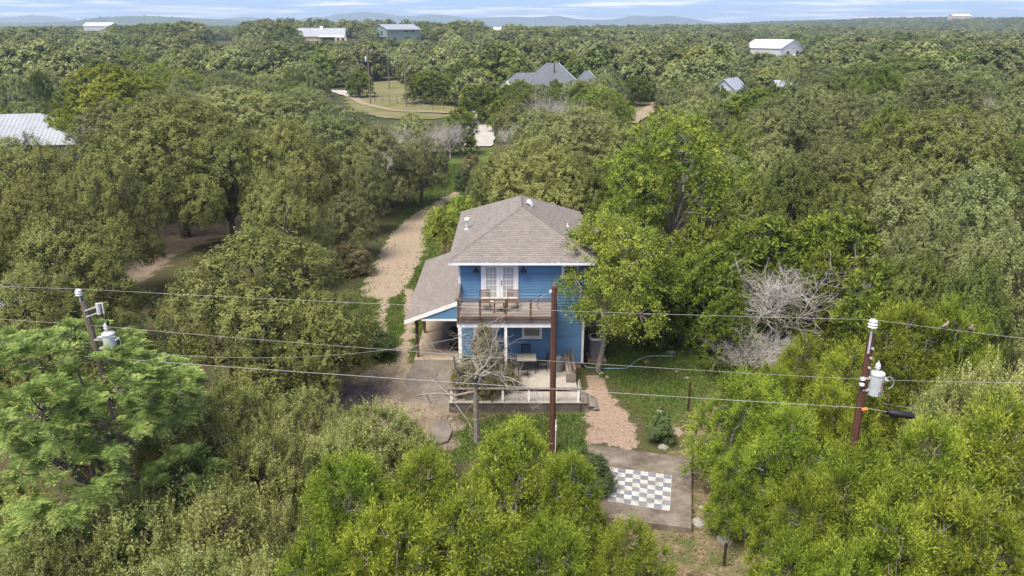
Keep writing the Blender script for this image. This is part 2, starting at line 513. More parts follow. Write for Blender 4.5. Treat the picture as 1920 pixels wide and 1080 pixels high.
# the country beyond: one sheet to the horizon
M['terrain'] = surf('terrain', (.030, .040, .016), (.070, .080, .034), .03, 0.95, 0, None, 0.05, stain=(.12, .10, .06), stain_scale=.006, stain_amt=.5)
rr = np.concatenate([np.linspace(0.5, 200, 50), np.geomspace(206, 16000, 90)])
aa = np.linspace(0, 2 * math.pi, 180, endpoint=False)
RR, AA = np.meshgrid(rr, aa, indexing='ij')
TX, TY = RR * np.sin(AA), RR * np.cos(AA)
TZ = T(TX, TY) - 0.5 * sstep(5, 1, -polyd(TX, TY, [(-40, 10), (40, 10), (40, 110), (-40, 110)])) - 0.06
na = len(aa)
i0 = (np.arange(len(rr) - 1)[:, None] * na + np.arange(na)[None, :]).ravel()
i1 = (np.arange(len(rr) - 1)[:, None] * na + ((np.arange(na) + 1) % na)[None, :]).ravel()
me = np_mesh('terrain', np.stack([TX.ravel(), TY.ravel(), TZ.ravel()], 1), np.stack([i0, i0 + na, i1 + na, i1], 1), [M['terrain']])
me.polygons.foreach_set('use_smooth', [True] * len(me.polygons))
tag(link(bpy.data.objects.new('terrain', me)), 'rolling wooded country reaching to the horizon', None, None, 'structure')

# distant hills
M['hill'] = surf('hill', (.045, .060, .030), (.085, .100, .055), .012, 0.95, 0, None, 0.05)
def ridge(name, dist, prof, depth, label, seed):
    rg = np.random.RandomState(seed)
    xs = np.arange(prof[0][0], prof[-1][0] + .1, 4.0)
    ys = np.interp(xs, [p[0] for p in prof], [p[1] for p in prof])
    ker = np.hanning(9); ker /= ker.sum()
    ys = np.convolve(np.pad(ys, 4, mode='edge'), ker, 'valid') - np.abs(np.convolve(rg.randn(len(ys)), [.25, .5, .25], 'same')) * .45
    tv = np.linspace(-1, 1, 13)
    V = []
    base = float(T(0, dist)) - 8
    for x, y in zip(xs, ys):
        p = pY(x, y, dist)
        for t in tv:
            h = max(p.z - base, 2) * (1 - abs(t) ** 1.6)
            V.append((p.x * (1 + t * depth / dist), dist + t * depth, base + h * (1 + (0.06 * rg.randn() if 0 < abs(t) < 1 else 0))))
    n = len(tv)
    a = (np.arange(len(xs) - 1)[:, None] * n + np.arange(n - 1)[None, :]).ravel()
    me = np_mesh(name, np.array(V), np.stack([a, a + n, a + n + 1, a + 1], 1), [M['hill']])
    me.polygons.foreach_set('use_smooth', [True] * len(me.polygons))
    tag(link(bpy.data.objects.new(name, me)), label, None, None, 'structure')
ridge('hill_range', 5400, [(-500, 44), (-120, 40), (-40, 36), (20, 33), (65, 29), (100, 31), (140, 38), (250, 42), (390, 40), (425, 35), (462, 31), (500, 37), (545, 41), (585, 31), (606, 32), (645, 26), (682, 22), (712, 25), (745, 30), (775, 31),
      (812, 27), (850, 30), (885, 35), (915, 33), (962, 32), (1005, 33), (1042, 29), (1085, 37), (1140, 38), (1170, 33), (1190, 29), (1218, 32), (1262, 30), (1300, 36), (1345, 43), (1500, 45), (1900, 45), (2400, 46)], 600,
      'pale blue range of far hills along the horizon', 3)
ridge('hill_ridge', 2900, [(-420, 47), (-200, 44), (60, 43), (140, 41), (165, 35), (190, 33), (240, 30), (290, 30.5), (340, 33), (400, 36), (470, 39), (560, 44), (640, 47)], 300,
      'dark wooded ridge in front of the far hills', 5)

# roads and clearings beyond the trees
def strip_mesh(name, pts, mat, z, label, step=2.0):
    """pts: (x, y, halfwidth)"""
    P = []
    for (x0, y0, w0), (x1, y1, w1) in zip(pts[:-1], pts[1:]):
        n = max(2, int(math.hypot(x1 - x0, y1 - y0) / step))
        for i in range(n): P.append((x0 + (x1 - x0) * i / n, y0 + (y1 - y0) * i / n, w0 + (w1 - w0) * i / n))
    P.append(pts[-1])
    P = np.array(P); d = np.gradient(P[:, :2], axis=0); d /= np.linalg.norm(d, axis=1)[:, None]
    nrm = np.stack([-d[:, 1], d[:, 0]], 1)
    jit = 1 + .08 * np.sin(np.arange(len(P)) * 1.7)
    A = P[:, :2] + nrm * (P[:, 2] * jit)[:, None]; B = P[:, :2] - nrm * (P[:, 2] * jit)[:, None]
    V = np.concatenate([np.c_[A, T(A[:, 0], A[:, 1]) + z], np.c_[B, T(B[:, 0], B[:, 1]) + z]])
    n = len(P); a = np.arange(n - 1)
    me = np_mesh(name, V, np.stack([a, a + 1, a + n + 1, a + n], 1), [mat])
    return tag(link(bpy.data.objects.new(name, me)), label, None, None, 'structure')
def sheet(name, poly, mat, z, label):
    poly = [(p[0], p[1]) for p in poly]
    xs = [p[0] for p in poly]; ys = [p[1] for p in poly]
    X, Y = np.meshgrid(np.arange(min(xs), max(xs) + 1, 1.0), np.arange(min(ys), max(ys) + 1, 1.0))
    Z = T(X, Y) + z + .12 * wnoise(X, Y, 9)
    n1 = X.shape[1]
    a = (np.arange(X.shape[0] - 1)[:, None] * n1 + np.arange(n1 - 1)[None, :]).ravel()
    q = np.stack([a, a + 1, a + n1 + 1, a + n1], 1)
    ins = (polyd(X.ravel(), Y.ravel(), poly) + 1.6 * wnoise(X.ravel(), Y.ravel(), 4.0))[q].mean(1) > .8
    q = q[ins]; u, inv = np.unique(q, return_inverse=True)
    me = np_mesh(name, np.c_[X.ravel(), Y.ravel(), Z.ravel()][u], inv.reshape(q.shape), [mat])
    me.polygons.foreach_set('use_smooth', [True] * len(me.polygons))
    return tag(link(bpy.data.objects.new(name, me)), label, None, None, 'structure')
M['meadow'] = surf('meadow', (.085, .105, .036), (.17, .165, .075), .35, 0.95, .4, 3, 0.05, stain=(.22, .18, .11), stain_scale=.11, stain_amt=.7)
M['road'] = surf('road', (.30, .285, .26), (.40, .38, .35), .9, 0.9, .2, 12, 0.15)
M['track'] = surf('track', (.20, .165, .115), (.29, .245, .185), .8, 0.95, .3, 10, 0.1)
CLEAR = pxpoly([(640, 185), (665, 160), (740, 150), (835, 190), (880, 215), (850, 220), (780, 226), (700, 222), (650, 210)])
sheet('meadow', CLEAR, M['meadow'], .10, 'dry grassy clearing with wire fence beyond the oaks')
ROAD = [(-5.0, 109, 1.9), (-5.0, 112, 2.3), (-5.2, 130, 2.3), (-5.0, 150, 2.4), (-6.5, 162, 2.4)]
strip_mesh('road', ROAD, M['road'], .15, 'pale road surface glimpsed past the end of the driveway')
ROAD2 = [(-62, 206, 3.2), (-50, 205, 3.4), (-44, 203, 3.4), (-41, 196, 3.0), (-39, 188, 1.2)]
strip_mesh('gravel_lane', ROAD2, M['road'], .20, 'pale gravel lane by the gate at the left of the clearing')
TRACK = [(-40, 190, 1.3), (-33, 170, .9), (-24, 156, .8), (-12, 152, .8), (-5, 152, 1.2)]
strip_mesh('dirt_track', TRACK, M['track'], .24, 'tan dirt track curving through the grassy clearing')
TRACK2 = [(21, 136, 1.2), (25, 148, 1.5), (29.5, 161, 1.6), (33, 174, 1.3)]
strip_mesh('side_drive', TRACK2, M['track'], .20, 'narrow gravel drive beside the pole right of the road')
VERGE = [(18, 138, 2.5), (23, 150, 3.5), (27, 162, 3.5), (31, 176, 2.5)]
strip_mesh('verge', VERGE, M['meadow'], .08, 'grass verge beside the narrow gravel drive')
FIELD = [(-262, 640), (-235, 640), (-232, 590), (-262, 585)]
sheet('field', FIELD, M['meadow'], .3, 'small tan field among the woods at upper left')
# ------------------------------------------------------------------ trees
def unit(v):
    return v / (np.linalg.norm(v, axis=-1, keepdims=True) + 1e-9)
def rdir(rg, *shape):
    return unit(rg.randn(*shape, 3))

def leaf_mesh(name, C, U, V, tint, mat):
    n = len(C)
    co = np.empty((n, 4, 3), np.float32)
    co[:, 0] = C - U; co[:, 1] = C + V - U * .15; co[:, 2] = C + U; co[:, 3] = C - V - U * .15
    q = np.arange(n * 4, dtype=np.int32).reshape(n, 4)
    return np_mesh(name, co.reshape(-1, 3), q, [mat], [('tint', 'FACE', np.clip(tint, 0, 1))])

def clumps(rg, lobes, n, zmin=-.35, inset=(.72, 1.0)):
    """points over the outside of a union of balls"""
    P, D = [], []
    w = lobes[:, 3] ** 2; w = w / w.sum()
    while len(P) < n:
        k = rg.choice(len(lobes), n, p=w)
        d = rdir(rg, n); ok = d[:, 2] > zmin - rg.rand(n) * .25
        r = lobes[k, 3] * (inset[0] + (inset[1] - inset[0]) * rg.rand(n) ** .6)
        p = lobes[k, :3] + d * r[:, None]
        dd = np.linalg.norm(p[:, None, :] - lobes[None, :, :3], axis=2) / lobes[None, :, 3]
        dd[np.arange(n), k] = 9
        ok &= dd.min(1) > .80
        for i in np.nonzero(ok)[0]:
            P.append(p[i]); D.append(d[i])
            if len(P) >= n: break
    return np.array(P), np.array(D)

def foliage(rg, P, D, ntw, nlf, twl, leaf, align, out=1.0, up=.5, rand=.7, jit=.05, tipl=.12, droop=0.0, fo=1.1, tv=.07, ND=None):
    n = len(P)
    tw = unit(D[:, None, :] * out + np.array([0, 0, up]) + rdir(rg, n, ntw) * rand)
    ln = twl * (.55 + .75 * rg.rand(n, ntw))
    t = (np.arange(nlf) + rg.rand(n, ntw, nlf)) / nlf
    C = P[:, None, None, :] + tw[:, :, None, :] * (t * ln[:, :, None])[..., None] + rg.randn(n, ntw, nlf, 3) * jit
    if droop: C[..., 2] -= droop * t ** 2 * ln[:, :, None]
    ax = unit(tw[:, :, None, :] * align + rdir(rg, n, ntw, nlf) * (1 - align))
    nr = unit((D if ND is None else ND)[:, None, None, :] * fo + np.array([0, 0, .45 * fo]) + rdir(rg, n, ntw, nlf))
    ax = unit(ax - nr * (ax * nr).sum(-1, keepdims=True) * min(1.0, fo))
    s = unit(np.cross(nr, ax))
    sz = .65 + .7 * rg.rand(n, ntw, nlf)
    U = ax * (leaf[0] * sz)[..., None]; V = s * (leaf[1] * sz)[..., None]
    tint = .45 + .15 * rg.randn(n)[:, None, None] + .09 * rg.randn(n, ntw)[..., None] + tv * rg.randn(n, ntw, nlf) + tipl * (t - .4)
    return [a.reshape(-1, 3) for a in (C, U, V)] + [tint.ravel()]

def limb_pts(a, b, rg, n=4, wob=.12, sag=0.0):
    a, b = np.array(a, float), np.array(b, float)
    L = np.linalg.norm(b - a)
    pts = []
    for i in range(n + 1):
        t = i / n
        p = a + (b - a) * t
        if 0 < i < n: p = p + rg.randn(3) * wob * L * .3
        p[2] += sag * L * 4 * t * (1 - t)
        pts.append(p)
    return pts

def make_trunk(name, rg, lobes, P, base_r, fork, mat, ntwig=60, lean=(0, 0), twig_r=.03, spikes=0):
    mb = MB()
    f = np.array([lean[0], lean[1], fork])
    mb.tube([(0, 0, -.35), (0, 0, .05), f * np.array([.5, .5, .55]) + np.r_[rg.randn(2) * .05, 0], f], [base_r * 1.5, base_r * 1.15, base_r * .95, base_r * .8], 8)
    for l in (lobes if len(lobes) < 20 else lobes[::2]):
        pts = limb_pts(f, l[:3], rg, 4, .22, .06)
        mb.tube(pts, np.linspace(base_r * .48, base_r * .13, 5), 6)
    k = rg.choice(len(P), min(ntwig, len(P)), replace=False)
    for i in k:
        l = lobes[np.argmin(np.linalg.norm(lobes[:, :3] - P[i], axis=1)), :3]
        mb.tube(limb_pts(l, P[i], rg, 3, .2), np.linspace(twig_r * 1.3, twig_r * .4, 4), 4, caps=False)
    if spikes:
        k = rg.choice(len(P), spikes)
        for i in k:
            p = P[i] * np.array([.88, .88, .93])
            d0 = unit(np.array([p[0], p[1], .6]))
            for _ in range(7):
                d = unit(rg.randn(3) * .8 + d0) * (.35 + .45 * rg.rand())
                mb.tube(limb_pts(p + rg.randn(3) * .08, p + d, rg, 3, .5), [.008, .006, .005, .003], 3, caps=False)
    return mb.mesh(name, mat, fix=False)

def dome_lobes(rg, R_, zb, zt, n, rl):
    """lobes filling a dome: radius R_, from zb up to zt"""
    L = [(0, 0, zt - rl * 1.05, rl * 1.1)]
    ga = 2.39996
    for i in range(1, n):
        q = math.sqrt(i / (n - 1))
        a = i * ga + rg.randn() * .35
        rad = (R_ - rl * .85) * q * (1 + .10 * rg.randn())
        top = zb + (zt - zb) * math.sqrt(max(0.0, 1 - (q * .88) ** 2))
        r = rl * (.75 + .5 * rg.rand())
        L.append((rad * math.cos(a), rad * math.sin(a), top - r + .25 * rg.randn(), r))
    return np.array(L)

VAR = {}      # kind -> list of (trunk mesh, crown mesh, native radius, native height)
def bake(kind, name, rg, parts, mat, trunk, R_, H_):
    C, U, V, t = [np.concatenate(x) for x in zip(*parts)]
    me = leaf_mesh(name + '_crown', C, U, V, t, mat)
    VAR.setdefault(kind, []).append((trunk, me, R_, H_))

def oak_var(kind, seed, R_, H_, nl, rl, ncl, ntw, nlf, leaf, mat, twl=.42, bark='bark', ntwig=60, zb=.36, lowskirt=True, up=.5, inset=(.84, 1.03), fo=1.7, jit=.06):
    rg = np.random.RandomState(seed)
    L = dome_lobes(rg, R_, H_ * zb, H_, nl, rl)
    if lowskirt:
        k = max(5, nl // 2)
        a = np.linspace(0, 6.283, k, endpoint=False) + rg.rand(k)
        S = np.c_[np.cos(a) * R_ * .72, np.sin(a) * R_ * .72, np.full(k, H_ * (zb - .02)) + rg.randn(k) * .2, rl * (.7 + .3 * rg.rand(k))]
        L = np.concatenate([L, S])
    P, D = clumps(rg, L, ncl, -.35, inset)
    dome = lambda q: unit((q - np.array([0, 0, H_ * .42])) / np.array([R_, R_, H_ * .55]))
    parts = [foliage(rg, P, D, ntw, nlf, twl, leaf, .35, .9, up, .75, jit, fo=fo, ND=unit(D * .45 + dome(P) * .9))]
    # leaves deeper inside the crown
    Pi, Di = clumps(rg, L, ncl // (3 if ntw > 6 else 6), -.8, (.35, .7))
    parts.append(foliage(rg, Pi, Di, max(4, ntw // 2), nlf, twl * 1.3, (leaf[0] * 1.35, leaf[1] * 1.45), .2, .6, .1, 1.0, .12, fo=1.0, ND=dome(Pi)))
    tr = make_trunk(kind + '_trunk', rg, L, P, .045 * R_ + .06, H_ * .24, M[bark], ntwig)
    bake(kind, kind, rg, parts, M[mat], tr, R_, H_)

for s in (1, 3): oak_var('oak', s, 4.0, 7.8, 13, 1.35, 1100, 5, 9, (.058, .030), 'oak_leaf')
for s in (4,): oak_var('oakbig', s, 6.6, 10.5, 22, 1.75, 2100, 5, 8, (.074, .040), 'oak_leaf', .5)
for s in (6, 7): oak_var('oakgrey', s, 4.4, 8.2, 14, 1.4, 1000, 5, 8, (.066, .035), 'oak_grey', .42)
for s in (8, 9, 10): oak_var('oakmid', s, 4.4, 7.6, 14, 1.4, 800, 4, 8, (.082, .046), 'oak_grey', .45, ntwig=12)
for s in (12, 13): oak_var('oakdark', s, 4.2, 7.4, 14, 1.35, 760, 4, 8, (.080, .045), 'oak_dark', .5, ntwig=12)
oak_var('bright', 15, 6.4, 10.5, 26, 1.6, 1400, 4, 7, (.115, .065), 'bright_leaf', .5, ntwig=20)
for s in (16,): oak_var('shrub', s, 1.0, 2.0, 7, .45, 170, 8, 8, (.05, .022), 'shrub_leaf', .22, ntwig=20, zb=.2)
oak_var('brownshrub', 17, 1.2, 2.2, 7, .5, 150, 8, 8, (.05, .02), 'brown_leaf', .25, ntwig=30, zb=.2)

def juniper_var(kind, seed, R_, H_, ncl, ntw, nlf, leaf, mat, ntwig=50, spikes=42, twl=.55):
    rg = np.random.RandomState(seed)
    L = []
    n = 15
    for i in range(n):
        q = (i + .5) / n
        z = H_ * (.14 + .68 * q)
        rad = R_ * (1 - .55 * q ** 1.5) * (.50 + .12 * rg.randn())
        a = i * 2.39996 + rg.randn() * .3
        L.append((rad * math.cos(a), rad * math.sin(a), z, R_ * (.40 - .12 * q)))
    L.append((0, 0, H_ - R_ * .30, R_ * .28))
    for k in range(4):
        a = rg.rand() * 6.28
        L.append((R_ * .35 * math.cos(a), R_ * .35 * math.sin(a), H_ * (.70 + .14 * rg.rand()), R_ * .25))
    L = np.array(L)
    P, D = clumps(rg, L, ncl, -.3, (.55, 1.12))
    Dh = unit(D * np.array([1, 1, .8]))
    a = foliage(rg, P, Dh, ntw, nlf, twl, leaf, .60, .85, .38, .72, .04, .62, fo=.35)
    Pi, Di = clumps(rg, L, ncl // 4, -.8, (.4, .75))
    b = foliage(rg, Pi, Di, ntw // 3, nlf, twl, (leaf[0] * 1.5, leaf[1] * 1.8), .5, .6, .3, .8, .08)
    b[3] = b[3] - .22  # inner leaves tinted darker: shade between the tufts put into the colour
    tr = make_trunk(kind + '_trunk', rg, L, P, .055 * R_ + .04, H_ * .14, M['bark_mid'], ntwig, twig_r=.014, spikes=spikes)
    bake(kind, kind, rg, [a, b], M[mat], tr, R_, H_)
for s in (21, 22, 23): juniper_var('juniper', s, 2.6, 5.4, 300, 25, 9, (.060, .0125), 'juniper_leaf', twl=.60)
for s in (24, 25): juniper_var('junidull', s, 2.9, 6.0, 250, 12, 7, (.12, .034), 'juniper_dull', 30, 40)

def scrub_var(seed):
    rg = np.random.RandomState(seed)
    R_, H_ = 2.6, 4.2
    L = dome_lobes(rg, R_, H_ * .25, H_ * .86, 14, .85)
    k = 8; a = np.linspace(0, 6.283, k, endpoint=False) + rg.rand(k)
    L = np.concatenate([L, np.c_[np.cos(a) * R_ * .75, np.sin(a) * R_ * .75, np.full(k, H_ * .2), np.full(k, .7)]])
    P, D = clumps(rg, L, 430)
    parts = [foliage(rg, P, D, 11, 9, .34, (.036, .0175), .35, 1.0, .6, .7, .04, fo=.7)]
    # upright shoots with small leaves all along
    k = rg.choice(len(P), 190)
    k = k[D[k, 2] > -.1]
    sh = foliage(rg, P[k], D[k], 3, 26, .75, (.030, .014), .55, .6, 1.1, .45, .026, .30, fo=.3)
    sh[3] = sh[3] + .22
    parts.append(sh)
    Pi, Di = clumps(rg, L, 130, -.8, (.35, .7))
    parts.append(foliage(rg, Pi, Di, 5, 8, .4, (.06, .03), .2, .6, .1, 1.0, .12))
    tr = make_trunk('scrub_trunk', rg, L, P, .11, .4, M['bark'], 90, twig_r=.02, spikes=45)
    bake('scrub', 'scrub', rg, parts, M['scrub_leaf'], tr, R_, H_)
for s in (31, 33): scrub_var(s)

def elm_var(kind, seed, R_, H_, nl, rl, ncl, ntw, nlf, leaf, lean=(0, 0), fork=2.2, zb=.30, bark='bark_pale', base=.16):
    rg = np.random.RandomState(seed)
    L = dome_lobes(rg, R_, H_ * zb, H_, nl, rl)
    L[:, 2] += rg.randn(nl) * .35
    L[:, 0] += lean[0]; L[:, 1] += lean[1]
    P, D = clumps(rg, L, ncl, -.6, (.45, 1.08))
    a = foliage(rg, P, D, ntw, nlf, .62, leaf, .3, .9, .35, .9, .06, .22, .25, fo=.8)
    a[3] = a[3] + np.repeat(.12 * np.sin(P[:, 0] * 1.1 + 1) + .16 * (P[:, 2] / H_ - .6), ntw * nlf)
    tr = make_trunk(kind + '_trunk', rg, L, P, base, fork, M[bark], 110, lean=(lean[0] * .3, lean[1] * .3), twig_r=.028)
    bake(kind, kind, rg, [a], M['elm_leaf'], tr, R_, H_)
elm_var('elm', 41, 3.5, 7.8, 26, .95, 760, 9, 9, (.052, .029), (1.0, .2), 2.0, .30, base=.15)
elm_var('elmbig', 42, 5.6, 11, 26, 1.4, 800, 9, 8, (.078, .044), (0, 0), 2.6, .26, base=.26)
elm_var('sapling', 43, 1.4, 4.2, 8, .6, 130, 8, 8, (.06, .032), (0, 0), 1.4, .38, 'bark', base=.05)

def frond_var(seed=51):
    rg = np.random.RandomState(seed)
    R_, H_ = 3.3, 8.2
    L = dome_lobes(rg, R_, H_ * .34, H_, 17, 1.0)
    k = 11; a = np.linspace(0, 6.283, k, endpoint=False) + rg.rand(k)
    L = np.concatenate([L, np.c_[np.cos(a) * R_ * .7, np.sin(a) * R_ * .7, H_ * (.26 + .14 * rg.rand(k)), np.full(k, .9)]])
    P, D = clumps(rg, L, 440, -.5, (.6, 1.05))
    n, nf, nl = len(P), 13, 10
    # a rosette of arching fronds at each shoot; leaflets in two rows along each frond
    fd = unit(D[:, None, :] * .8 + rdir(rg, n, nf) * np.array([1, 1, .5]) + np.array([0, 0, .25]))
    ln = .50 * (.6 + .5 * rg.rand(n, nf))
    side = unit(np.cross(fd, np.array([0, 0, 1.0]) + .15 * rdir(rg, n, nf)))
    nrm = unit(np.cross(side, fd))
    t = np.linspace(.12, 1, nl)
    Cs, Us, Vs, Ts = [], [], [], []
    base_t = .42 + .17 * rg.randn(n, nf)
    for sg in (-1, 1):
        rib = P[:, None, None, :] + fd[:, :, None, :] * (t * ln[..., None])[..., None]
        rib[..., 2] -= (.38 * t ** 2 * ln[..., None])
        w = .070 * np.sin(math.pi * (.16 + .80 * t)) + .02
        ax = unit(side[:, :, None, :] * sg + fd[:, :, None, :] * .55 - np.array([0, 0, .22]))
        Cs.append((rib + ax * w[None, None, :, None] * .9).reshape(-1, 3))
        Us.append(((ax * w[None, None, :, None]) * np.ones((n, nf, 1, 1))).reshape(-1, 3))
        vv = unit(np.cross(ax, nrm[:, :, None, :] + .6 * rdir(rg, n, nf, nl)))
        Vs.append((vv * .0125).reshape(-1, 3))
        Ts.append((base_t[..., None] + .08 * rg.randn(n, nf, nl) + .22 * (t - .45)).ravel())
    tr = make_trunk('frond_trunk', rg, L, P, .17, 2.6, M['bark'], 120, twig_r=.022)
    Pi, Di = clumps(rg, L, 150, -.8, (.3, .75))
    inner = foliage(rg, Pi, Di, 6, 9, .5, (.050, .013), .3, .7, .1, 1.0, .14)
    bake('frond', 'frond', rg, [[np.concatenate(Cs), np.concatenate(Us), np.concatenate(Vs), np.concatenate(Ts)], inner], M['frond_leaf'], tr, R_, H_)
frond_var()

def dead_mesh(name, seed, R_, H_, mat, levels=4, kids=(5, 5, 5, 4), base=.09, up=.55, fork=.9, wob=.35, stems=1):
    rg = np.random.RandomState(seed)
    mb = MB()
    def grow(p, d, ln, r, lv):
        n = 4 if lv < 2 else 3
        pts = [p]
        dd = d
        for i in range(n):
            dd = unit(dd + rg.randn(3) * wob * .45 + np.array([0, 0, .05]))
            pts.append(pts[-1] + dd * ln / n)
        mb.tube(pts, np.linspace(r, r * .45, n + 1), 6 if lv < 2 else (4 if lv < 3 else 3), caps=(lv < 2))
        if lv >= levels: return
        for i in range(kids[min(lv, len(kids) - 1)]):
            t = .30 + .7 * rg.rand()
            k = min(int(t * n), n - 1)
            q = pts[k] + (pts[k + 1] - pts[k]) * (t * n - k)
            nd = unit(dd * .75 + rdir(rg, 1)[0] * .95 + np.array([0, 0, .15]))
            grow(q, nd, ln * (.50 + .22 * rg.rand()), max(r * .5 * (1 - .3 * t), .0065), lv + 1)
    for s in range(stems):
        d0 = unit(np.array([rg.randn() * .25 * (stems > 1), rg.randn() * .25 * (stems > 1), 1.0]))
        pts = [np.array([0, 0, -.25]), np.array([0, 0, .02]), d0 * fork * .6, d0 * fork]
        mb.tube(pts, [base * 1.3, base, base * .9, base * .8], 8)
        k0 = 7
        for i in range(k0):
            a = i * 2.4 + rg.rand() + s
            d = unit(np.array([math.cos(a), math.sin(a), up + .5 * rg.rand()]) * np.array([R_ / H_ * 1.6, R_ / H_ * 1.6, 1.0]))
            grow(d0 * fork * (.75 + .25 * rg.rand()), d, H_ * (.42 + .16 * rg.rand()), base * .5, 1)
    return mb.mesh(name, mat, fix=False)
VAR['dead'] = [(dead_mesh('dead_branches', s, 2.6, 5.0, M['bark_grey'], 4, (5, 7, 7, 6), .10, .75, .8), None, 2.6, 5.0) for s in (61, 62)]

# far trees, few but large leaves
for s in (71, 72, 73): oak_var('farA', s, 4.2, 6.6, 10, 1.55, 330, 4, 4, (.20, .125), 'oak_grey', .30, jit=.14, ntwig=3, zb=.30)
for s in (74, 75): oak_var('farB', s, 4.0, 6.4, 10, 1.5, 330, 4, 4, (.20, .125), 'oak_dark', .30, jit=.14, ntwig=3, zb=.30)
for s in (76,): oak_var('farC', s, 3.2, 5.6, 9, 1.25, 300, 4, 4, (.17, .10), 'juniper_dull', .30, jit=.12, ntwig=3, zb=.25)
for s in (77,): oak_var('farD', s, 3.8, 6.2, 10, 1.45, 330, 4, 4, (.19, .12), 'oak_leaf', .30, jit=.14, ntwig=3, zb=.30)

KINDNAME = dict(oak=('live_oak', 'tree'), oakbig=('live_oak', 'tree'), oakgrey=('live_oak', 'tree'), oakmid=('live_oak', 'tree'), oakdark=('live_oak', 'tree'),
                bright=('leafy_tree', 'tree'), shrub=('shrub', 'shrub'), brownshrub=('shrub', 'shrub'), juniper=('juniper_tree', 'tree'), junidull=('juniper_tree', 'tree'),
                scrub=('scrub_oak', 'tree'), elm=('elm_tree', 'tree'), elmbig=('elm_tree', 'tree'), sapling=('elm_sapling', 'tree'), frond=('feathery_tree', 'tree'), dead=('dead_tree', 'tree'))
trs = np.random.RandomState(5)
TREES = []    # (x, y, radius, kind, object)
_vi = {}
def tree(kind, x, y, r, h, label, group=None, rz=None, var=None, z=None):
    v = VAR[kind]
    i = _vi.get(kind, 0); _vi[kind] = i + 1
    tr, cr_, R0, H0 = v[(i if var is None else var) % len(v)]
    nm, cat = KINDNAME[kind]
    o = empty(nm, (x, y, float(T(x, y)) if z is None else z), trs.rand() * 6.283 if rz is None else rz, label, cat, group)
    o.scale = (r / R0, r / R0, h / H0)
    if cr_ is None:
        link(bpy.data.objects.new('branches', tr), o)
    else:
        link(bpy.data.objects.new('trunk', tr), o)
        link(bpy.data.objects.new('crown', cr_), o)
    TREES.append((x, y, r, kind, o))
    return o
def tree_px(kind, px, ytop, hw, h, label, group=None, **k):
    """tree whose top shows at (px, ytop) when h metres tall, hw pixels wide on each side"""
    p = pz(px, ytop, h)
    s = proj(p.x, p.y, h * .6)[2]
    return tree(kind, p.x, p.y, hw / s, h, label, group, **k)
# ---- trees that stand out one by one
H = tree_px
# foreground, left: feathery tree and olive scrub
tree_px('frond', 122, 612, 225, 8.4, 'large blue-green feathery-leaved tree in the left foreground below the transformer', rz=.4)
for (x, y, w, h, l) in [
    (330, 768, 128, 4.6, 'pale olive scrub oak with upright shoots, right beside the feathery tree'),
    (498, 788, 118, 4.5, 'pale-tipped scrub oak between the feathery tree and the foreground junipers'),
    (555, 728, 105, 3.9, 'scrub oak tucked under the broad oak left of the driveway'),
    (690, 752, 112, 3.6, 'low olive scrub oak at the edge of the bare dirt'),
    (775, 800, 66, 2.5, 'small scrub oak nearest the retaining wall, beside the grey stone slab'),
    (640, 800, 95, 3.5, 'scrub oak just behind the left end of the foreground junipers'),
    (215, 905, 150, 4.6, 'scrub oak directly below the feathery tree'),
    (405, 915, 140, 4.4, 'dark-centred scrub oak in the middle of the lower left thicket'),
    (60, 985, 150, 4.8, 'dark scrub oak in the bottom left corner'),
    (545, 940, 100, 4.0, 'scrub oak touching the left side of the foreground junipers'),
    (300, 1030, 140, 4.2, 'scrub oak with yellow tips at the bottom edge, left of centre'),
    (470, 1040, 120, 3.9, 'scrub oak at the bottom edge beside the foreground junipers'),
    (-30, 905, 130, 4.6, 'scrub oak cut off by the left edge below the feathery tree'),
    (420, 700, 95, 4.6, 'shaded scrub oak behind the feathery tree under the wires'),
    (1880, 650, 110, 6.2, 'pale green scrub oak right of the transformer pole'),
    (1800, 690, 80, 5.2, 'small pale scrub oak just below the two perched doves'),
]:
    tree_px('scrub', x, y, w, h, l, 'olive scrub oaks')
